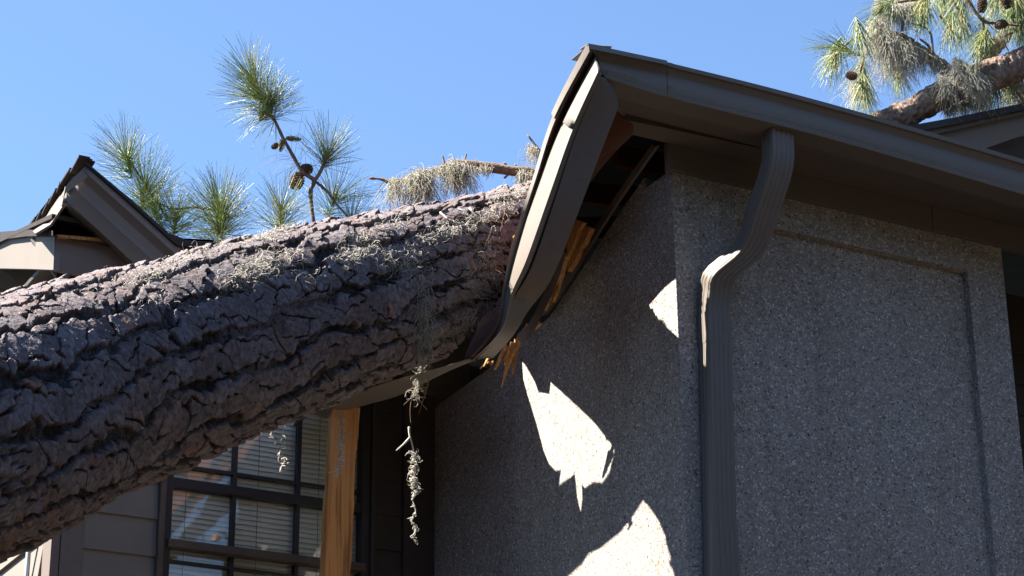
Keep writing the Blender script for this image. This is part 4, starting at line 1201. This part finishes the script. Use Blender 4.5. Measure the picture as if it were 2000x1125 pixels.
# ---- pine foliage
def needles(base, d, n, ln, spread=.75, shoot=.10, droop=.06, r=.0011, k=6):
    d = np.array(d, float); d /= np.linalg.norm(d)
    s = RNG.uniform(0, 1, (n, 1))
    B = np.array(base)[None] + d * (s - 1) * shoot
    rd = RNG.normal(size=(n, 3)); rd -= (rd @ d)[:, None] * d; rd /= np.linalg.norm(rd, axis=1, keepdims=True)
    ln = ln * 1.2 * (base[1] / 9.2 if base[1] < 10.5 else 1)
    al = (spread * (1.25 - .8 * s)) * RNG.uniform(.5, 1.2, (n, 1))
    v = d * np.cos(al) + rd * np.sin(al)
    L = ln * RNG.uniform(.65, 1.08, (n, 1)) / (k - 1)
    P = np.zeros((n, k, 3)); P[:, 0] = B
    bend = RNG.normal(size=(n, 3)) * .05
    for i in range(1, k):
        P[:, i] = P[:, i - 1] + v * L
        v = v + np.array([0, 0, -droop]) + bend; v /= np.linalg.norm(v, axis=1, keepdims=True)
    return P
def cluster(parent, px, py, Y, dx, dy, dY=0, n=150, ln=.21, **kw):
    b = atY(px, py, Y); e = atY(px + dx, py + dy, Y + dY); d = (e - b).normalized()
    s = Strands(); s.add(needles(tuple(b), tuple(d), int(n * 1.25), ln, **kw), kw.get('r', .0014), .0007)
    return s.build('needle_cluster', MATS['needle'], parent)
def cone_mesh(L, R, green=False):
    m = MB(); N = 90 if not green else 70
    m.tube([(0, 0, -L / 2), (0, 0, -L / 4), (0, 0, 0), (0, 0, L / 4), (0, 0, L / 2)], [R * .2, R * .6, R * .62, R * .45, R * .08], 8)
    for i in range(N):
        f = (i + .5) / N; z = -L / 2 + L * f; rr = R * (math.sin(math.pi * min(1, .12 + f * .88)) ** .6) * (.62 if not green else .8)
        a = i * 2.39996; c, s_ = math.cos(a), math.sin(a); w_ = R * (.30 if not green else .26) * (1 - .4 * f); o_ = R * (.62 if not green else .2); h = L * .05
        rx, ry = c, s_; txx, tyy = -s_, c
        p = []
        for (u, o, dz) in ((-w_ * .5, 0, 0), (w_ * .5, 0, 0), (w_, o_ * .8, h), (0, o_ * 1.05, h * 1.3), (-w_, o_ * .8, h)):
            p.append((rx * (rr + o) + txx * u, ry * (rr + o) + tyy * u, z + dz))
        p2 = [(x, y, zz + h * .8) for x, y, zz in p]
        m.add(p + p2, [(4, 3, 2, 1, 0), (5, 6, 7, 8, 9)] + [(k, (k + 1) % 5, (k + 1) % 5 + 5, k + 5) for k in range(5)])
    return m
def cone(parent, px, py, Y, dx, dy, L, R, green=False):
    m = cone_mesh(L, R, green); P = atY(px, py, Y); e = atY(px + dx, py + dy, Y + .02); q = (e - P).normalized().to_track_quat('Z', 'Y').to_matrix()
    m.v = [tuple(q @ Vector(v) + P) for v in m.v]
    return m.build('pine_cone', MATS['green_cone' if green else 'cone_scale'], parent, bevel=0)
def branch(parent, pts, Y, r0, r1, name='branch', n=8):
    P = spline([atY(x, y, Y if not isinstance(Y, (list, tuple)) else Y[i]) for i, (x, y) in enumerate(pts)], 5)
    m = MB(); m.tube(P, [max(.001, (r0 + (r1 - r0) * i / (len(P) - 1)) * rnd.uniform(.88, 1.14)) for i in range(len(P))], n)
    return m.build(name, MATS['twig_bark'], parent, smooth=True)

Yb = 9.9
bough = empty('pine_bough', atY(615, 445, Yb)); tag(bough, 'tall pine bough with cones rising above the trunk against the sky', 'pine bough')
branch(bough, [(614, 446), (608, 400), (607, 372), (613, 352), (590, 335), (570, 300), (553, 270), (538, 238), (522, 215), (500, 175), (490, 155)], Yb, .012, .006)
branch(bough, [(611, 356), (622, 342), (632, 322), (637, 308)], Yb, .010, .007)
branch(bough, [(613, 352), (640, 375), (660, 402), (682, 425)], Yb, .007, .005)
cluster(bough, 490, 150, Yb, -25, -60, n=170, ln=.19, spread=.85, shoot=.16, droop=.02)
cluster(bough, 505, 190, Yb, -60, -25, n=110, ln=.20, spread=.95, shoot=.10, droop=.03)
cluster(bough, 525, 205, Yb, 35, -55, n=120, ln=.19, spread=.75, shoot=.10, droop=.01)
cluster(bough, 520, 215, Yb, -10, -10, n=80, ln=.17, spread=1.5, shoot=.08, droop=.10)
cluster(bough, 637, 306, Yb, 12, -60, n=120, ln=.19, spread=1.1, shoot=.06, droop=.0)
cluster(bough, 655, 385, Yb + .1, 20, -50, n=130, ln=.20, spread=1.3, shoot=.12, droop=.05)
cluster(bough, 690, 430, Yb + .1, 30, -70, n=60, ln=.17, spread=.8, shoot=.10, droop=.02)
s = Strands(); s.add(needles(tuple(atY(560, 300, Yb)), tuple((atY(545, 290, Yb) - atY(560, 300, Yb)).normalized()), 26, .2, spread=1.5, shoot=.15, droop=.12), .0009, .0005); s.build('dry_needles', MATS['dry_needle'], bough)
cone(bough, 550, 283, Yb - .03, -3, 14, .062, .017, True); cone(bough, 572, 271, Yb - .03, 20, 2, .075, .015, True); cone(bough, 538, 285, Yb + .02, -10, 5, .04, .013)
cone(bough, 580, 354, Yb - .04, 7, -18, .085, .030); cone(bough, 597, 332, Yb + .02, 18, -6, .060, .026)
GP = 'pine sprigs rising behind the trunk'
def sprig(label, stem, Y, cl):
    e_ = empty('pine_sprig', atY(*stem[0], Y)); tag(e_, label, 'pine sprig', GP)
    branch(e_, stem, Y, .008, .004)
    for c in cl: cluster(e_, *c[:2], Y, *c[2:4], n=c[4], ln=c[5], spread=c[6], shoot=.14, droop=.02)
    return e_
sprig('pine sprig with small cluster standing behind the trunk below the brown cone', [(545, 470), (548, 440), (548, 410), (550, 400)], 9.15, [(550, 405, 3, -50, 150, .17, 1.15)])
sprig('bushy yellow green pine sprig right of the raised roof corner', [(430, 500), (431, 460), (430, 425), (428, 405)], 9.3, [(429, 405, -2, -60, 250, .20, 1.2), (430, 445, 5, -40, 170, .18, 1.5)])
sprig('tall feathery pine sprig directly behind the peak of the roof corner', [(330, 430), (270, 340), (245, 300)], 9.5, [(243, 300, -14, -45, 150, .19, 1.0), (285, 365, 10, -50, 190, .21, 1.35)])
sprig('wide pine sprig between the roof corner and the yellow green sprig', [(420, 410), (380, 405), (340, 408), (305, 395)], 9.45, [(300, 398, -15, -55, 140, .19, 1.35), (345, 425, 10, -60, 150, .19, 1.4)])

# ---- pine crown upper right
Yc = 11.5
crown = empty('pine_tree', atY(2060, 1200, Yc)); crown.location.z = 0
tag(crown, 'leaning pine with mossy limbs and long needles beyond the right gutter', 'pine tree')
def limb(pts, Y, w0, w1, name='limb'):
    P = spline([atY(x, y, Y) for x, y in pts], 34); n = len(P); m = MB(); K = 44
    sc = pxm(P[0]); R = [(w0 + (w1 - w0) * i / (n - 1)) * .5 * sc for i in range(n)]
    m.tube(P, R, K)
    V = np.array(m.v); ii = np.repeat(np.arange(n), K); kk = np.tile(np.arange(K), n)
    C = np.array([tuple(p) for p in P])[ii]; L_ = np.concatenate([[0], np.cumsum(np.linalg.norm(np.diff(np.array([tuple(p) for p in P]), axis=0), axis=1))])[ii]
    rr_ = np.array(R)[ii]; vv = kk / K * 2 * np.pi * rr_
    a1, b1, c1, g1, h1 = voronoi(L_ + .02 * fbm(L_, vv, .04, 3), vv + .01 * fbm(L_, vv, .03, 5), .05, .026, 4, 1.0)
    dsp = .016 * np.clip(b1 * 5, 0, 1) + .010 * (c1 - .5) + .006 * h1 + .006 * fbm(L_, vv, .015, 8) + .02 * fbm(L_, vv * .3, .12, 9) - .008
    D = V - C; V = C + D * (1 + np.clip(dsp / rr_, -.5, .6))[:, None]; m.v = [tuple(q) for q in V.tolist()]
    return m.build(name, MATS['limb_bark'], crown, smooth=True)
limb([(1500, 330), (1620, 282), (1760, 228), (1850, 180), (1920, 152), (1975, 134), (2060, 100), (2300, 20)], Yc, 46, 62)
limb([(1855, 150), (1840, 130), (1805, 105), (1770, 82), (1735, 68), (1708, 44)], Yc + .05, 24, 12)
limb([(1918, 126), (1945, 95), (1970, 60), (1998, 20), (2015, -60)], Yc + .3, 16, 26)
limb([(1992, 230), (1994, 190), (1988, 150)], Yc + .4, 14, 12)
for pts, r in (([(1708, 66), (1680, 70), (1655, 85), (1630, 110)], .012), ([(1708, 88), (1690, 110), (1680, 140), (1678, 180), (1690, 210)], .010), ([(1818, 100), (1812, 88), (1795, 75)], .010), ([(1822, 105), (1815, 60), (1780, 45)], .008),
               ([(1885, -5), (1920, 40), (1950, 45), (1990, 50)], .012), ([(1870, -5), (1800, -2), (1750, 5)], .012), ([(1860, 0), (1875, 25), (1880, 45)], .007), ([(1920, 35), (1922, 70)], .008), ([(1760, 5), (1763, 40), (1762, 75)], .012),
               ([(1955, 5), (1960, 30), (1958, 50)], .012), ([(1985, 60), (1960, 75), (1970, 100)], .006), ([(1835, 30), (1850, 50), (1855, 70)], .007)):
    branch(crown, pts, Yc + rnd.uniform(-.15, .15), r, r * .6)
for c in ((1630, 108, -14, 40, 130, .22), (1640, 95, -30, -10, 60, .2), (1680, 70, 5, 20, 90, .2), (1680, 150, -8, 60, 110, .2), (1688, 180, 4, 50, 90, .18), (1755, 140, 10, 60, 120, .2), (1748, 110, -10, 40, 80, .2), (1880, 45, 8, 45, 150, .2), (1855, 62, -6, 40, 80, .18),
          (1922, 72, 2, 40, 140, .19), (1912, 90, -10, 20, 80, .17), (1805, 20, -5, 40, 140, .2), (1840, 0, 10, 40, 120, .2), (1880, -10, -20, 40, 120, .2), (1975, 20, -10, 45, 150, .2), (1945, 0, -20, 40, 130, .2), (1995, 60, 5, 45, 110, .2), (1765, -10, -30, 20, 130, .2),
          (1945, 175, -6, 40, 120, .2), (1975, 170, 10, 40, 100, .2), (1920, 180, -15, 30, 80, .18), (1720, 20, -25, 20, 60, .2), (1990, -5, 20, 40, 120, .2)):
    cluster(crown, c[0], c[1], Yc + rnd.uniform(-.3, .35), c[2], c[3], n=int(c[4] * 1.0), ln=c[5], spread=.62, shoot=.14, droop=.09, r=.0016)
for c in ((1918, 10, -2, 18, .08, .026), (1966, 2, 5, 18, .08, .028), (1955, 48, 20, -4, .07, .024), (1664, 148, -18, -4, .06, .022)): cone(crown, c[0], c[1], Yc - .3, c[2], c[3], c[4], c[5])
cone(crown, 1652, 97, Yc - .1, 2, 12, .04, .014, True)
GC = 'moss hanging in the pine crown at the upper right'
moss_drape([(1712, 0), (1740, 10), (1775, 12), (1800, 5)], Yc, [55, 60, 50, 40], 900, 'tangled moss at the top left of the pine crown', g=GC, r=.0014)
moss_drape([(1700, 45), (1720, 60), (1738, 75)], Yc, [40, 95, 90], 700, 'broad pale moss curtain under the broken limb tip', g=GC, r=.0014)
moss_drape([(1740, 75), (1775, 90), (1795, 100)], Yc, [80, 60, 55], 620, 'moss curtain hanging from the middle of the broken limb', g=GC, r=.0014)
moss_drape([(1800, 95), (1822, 110), (1835, 125)], Yc, [45, 40, 30], 350, 'small moss fringe near the base of the broken limb', g=GC, r=.0014)
moss_drape([(1668, 150), (1680, 156), (1690, 165)], Yc - .05, [55, 60, 45], 320, 'moss hanging under the cone at the far left tip', g=GC, r=.0013)
moss_drape([(1862, 118), (1885, 130), (1900, 150), (1920, 150)], Yc - .12, [40, 50, 50, 40], 900, 'heavy moss heap sitting on the thick leaning limb', g=GC, r=.0014)
moss_drape([(1835, 150), (1850, 160)], Yc - .1, [35, 60], 220, 'thin moss strands on the left flank of the thick limb', g=GC, r=.0013)
moss_drape([(1845, 215), (1880, 200), (1930, 185)], Yc + .1, [18, 40, 45], 600, 'moss hanging from beneath the thick limb', g=GC, r=.0014)
moss_drape([(1910, 105), (1930, 85), (1960, 60), (1990, 20)], Yc + .25, [30, 25, 25, 30], 500, 'moss along the steep right hand limb', g=GC, r=.0013)
moss_drape([(1960, 175), (1990, 165)], Yc + .3, [45, 45], 240, 'moss strands below the limb at the right frame edge', g=GC, r=.0013)
# trunk of that pine, rooted behind the house
m = MB(); p0 = atY(2300, 20, Yc); m.tube(spline([Vector((p0.x + 1.4, Yc + 1.5, 0)), Vector((p0.x + 1.1, Yc + 1.2, 3)), Vector((p0.x + .7, Yc + .6, 6)), p0 + Vector((.3, .1, .2)), p0], 4), [.24 - .009 * i for i in range(17)], 14)
m.build('trunk', MATS['twig_bark'], crown, smooth=True)
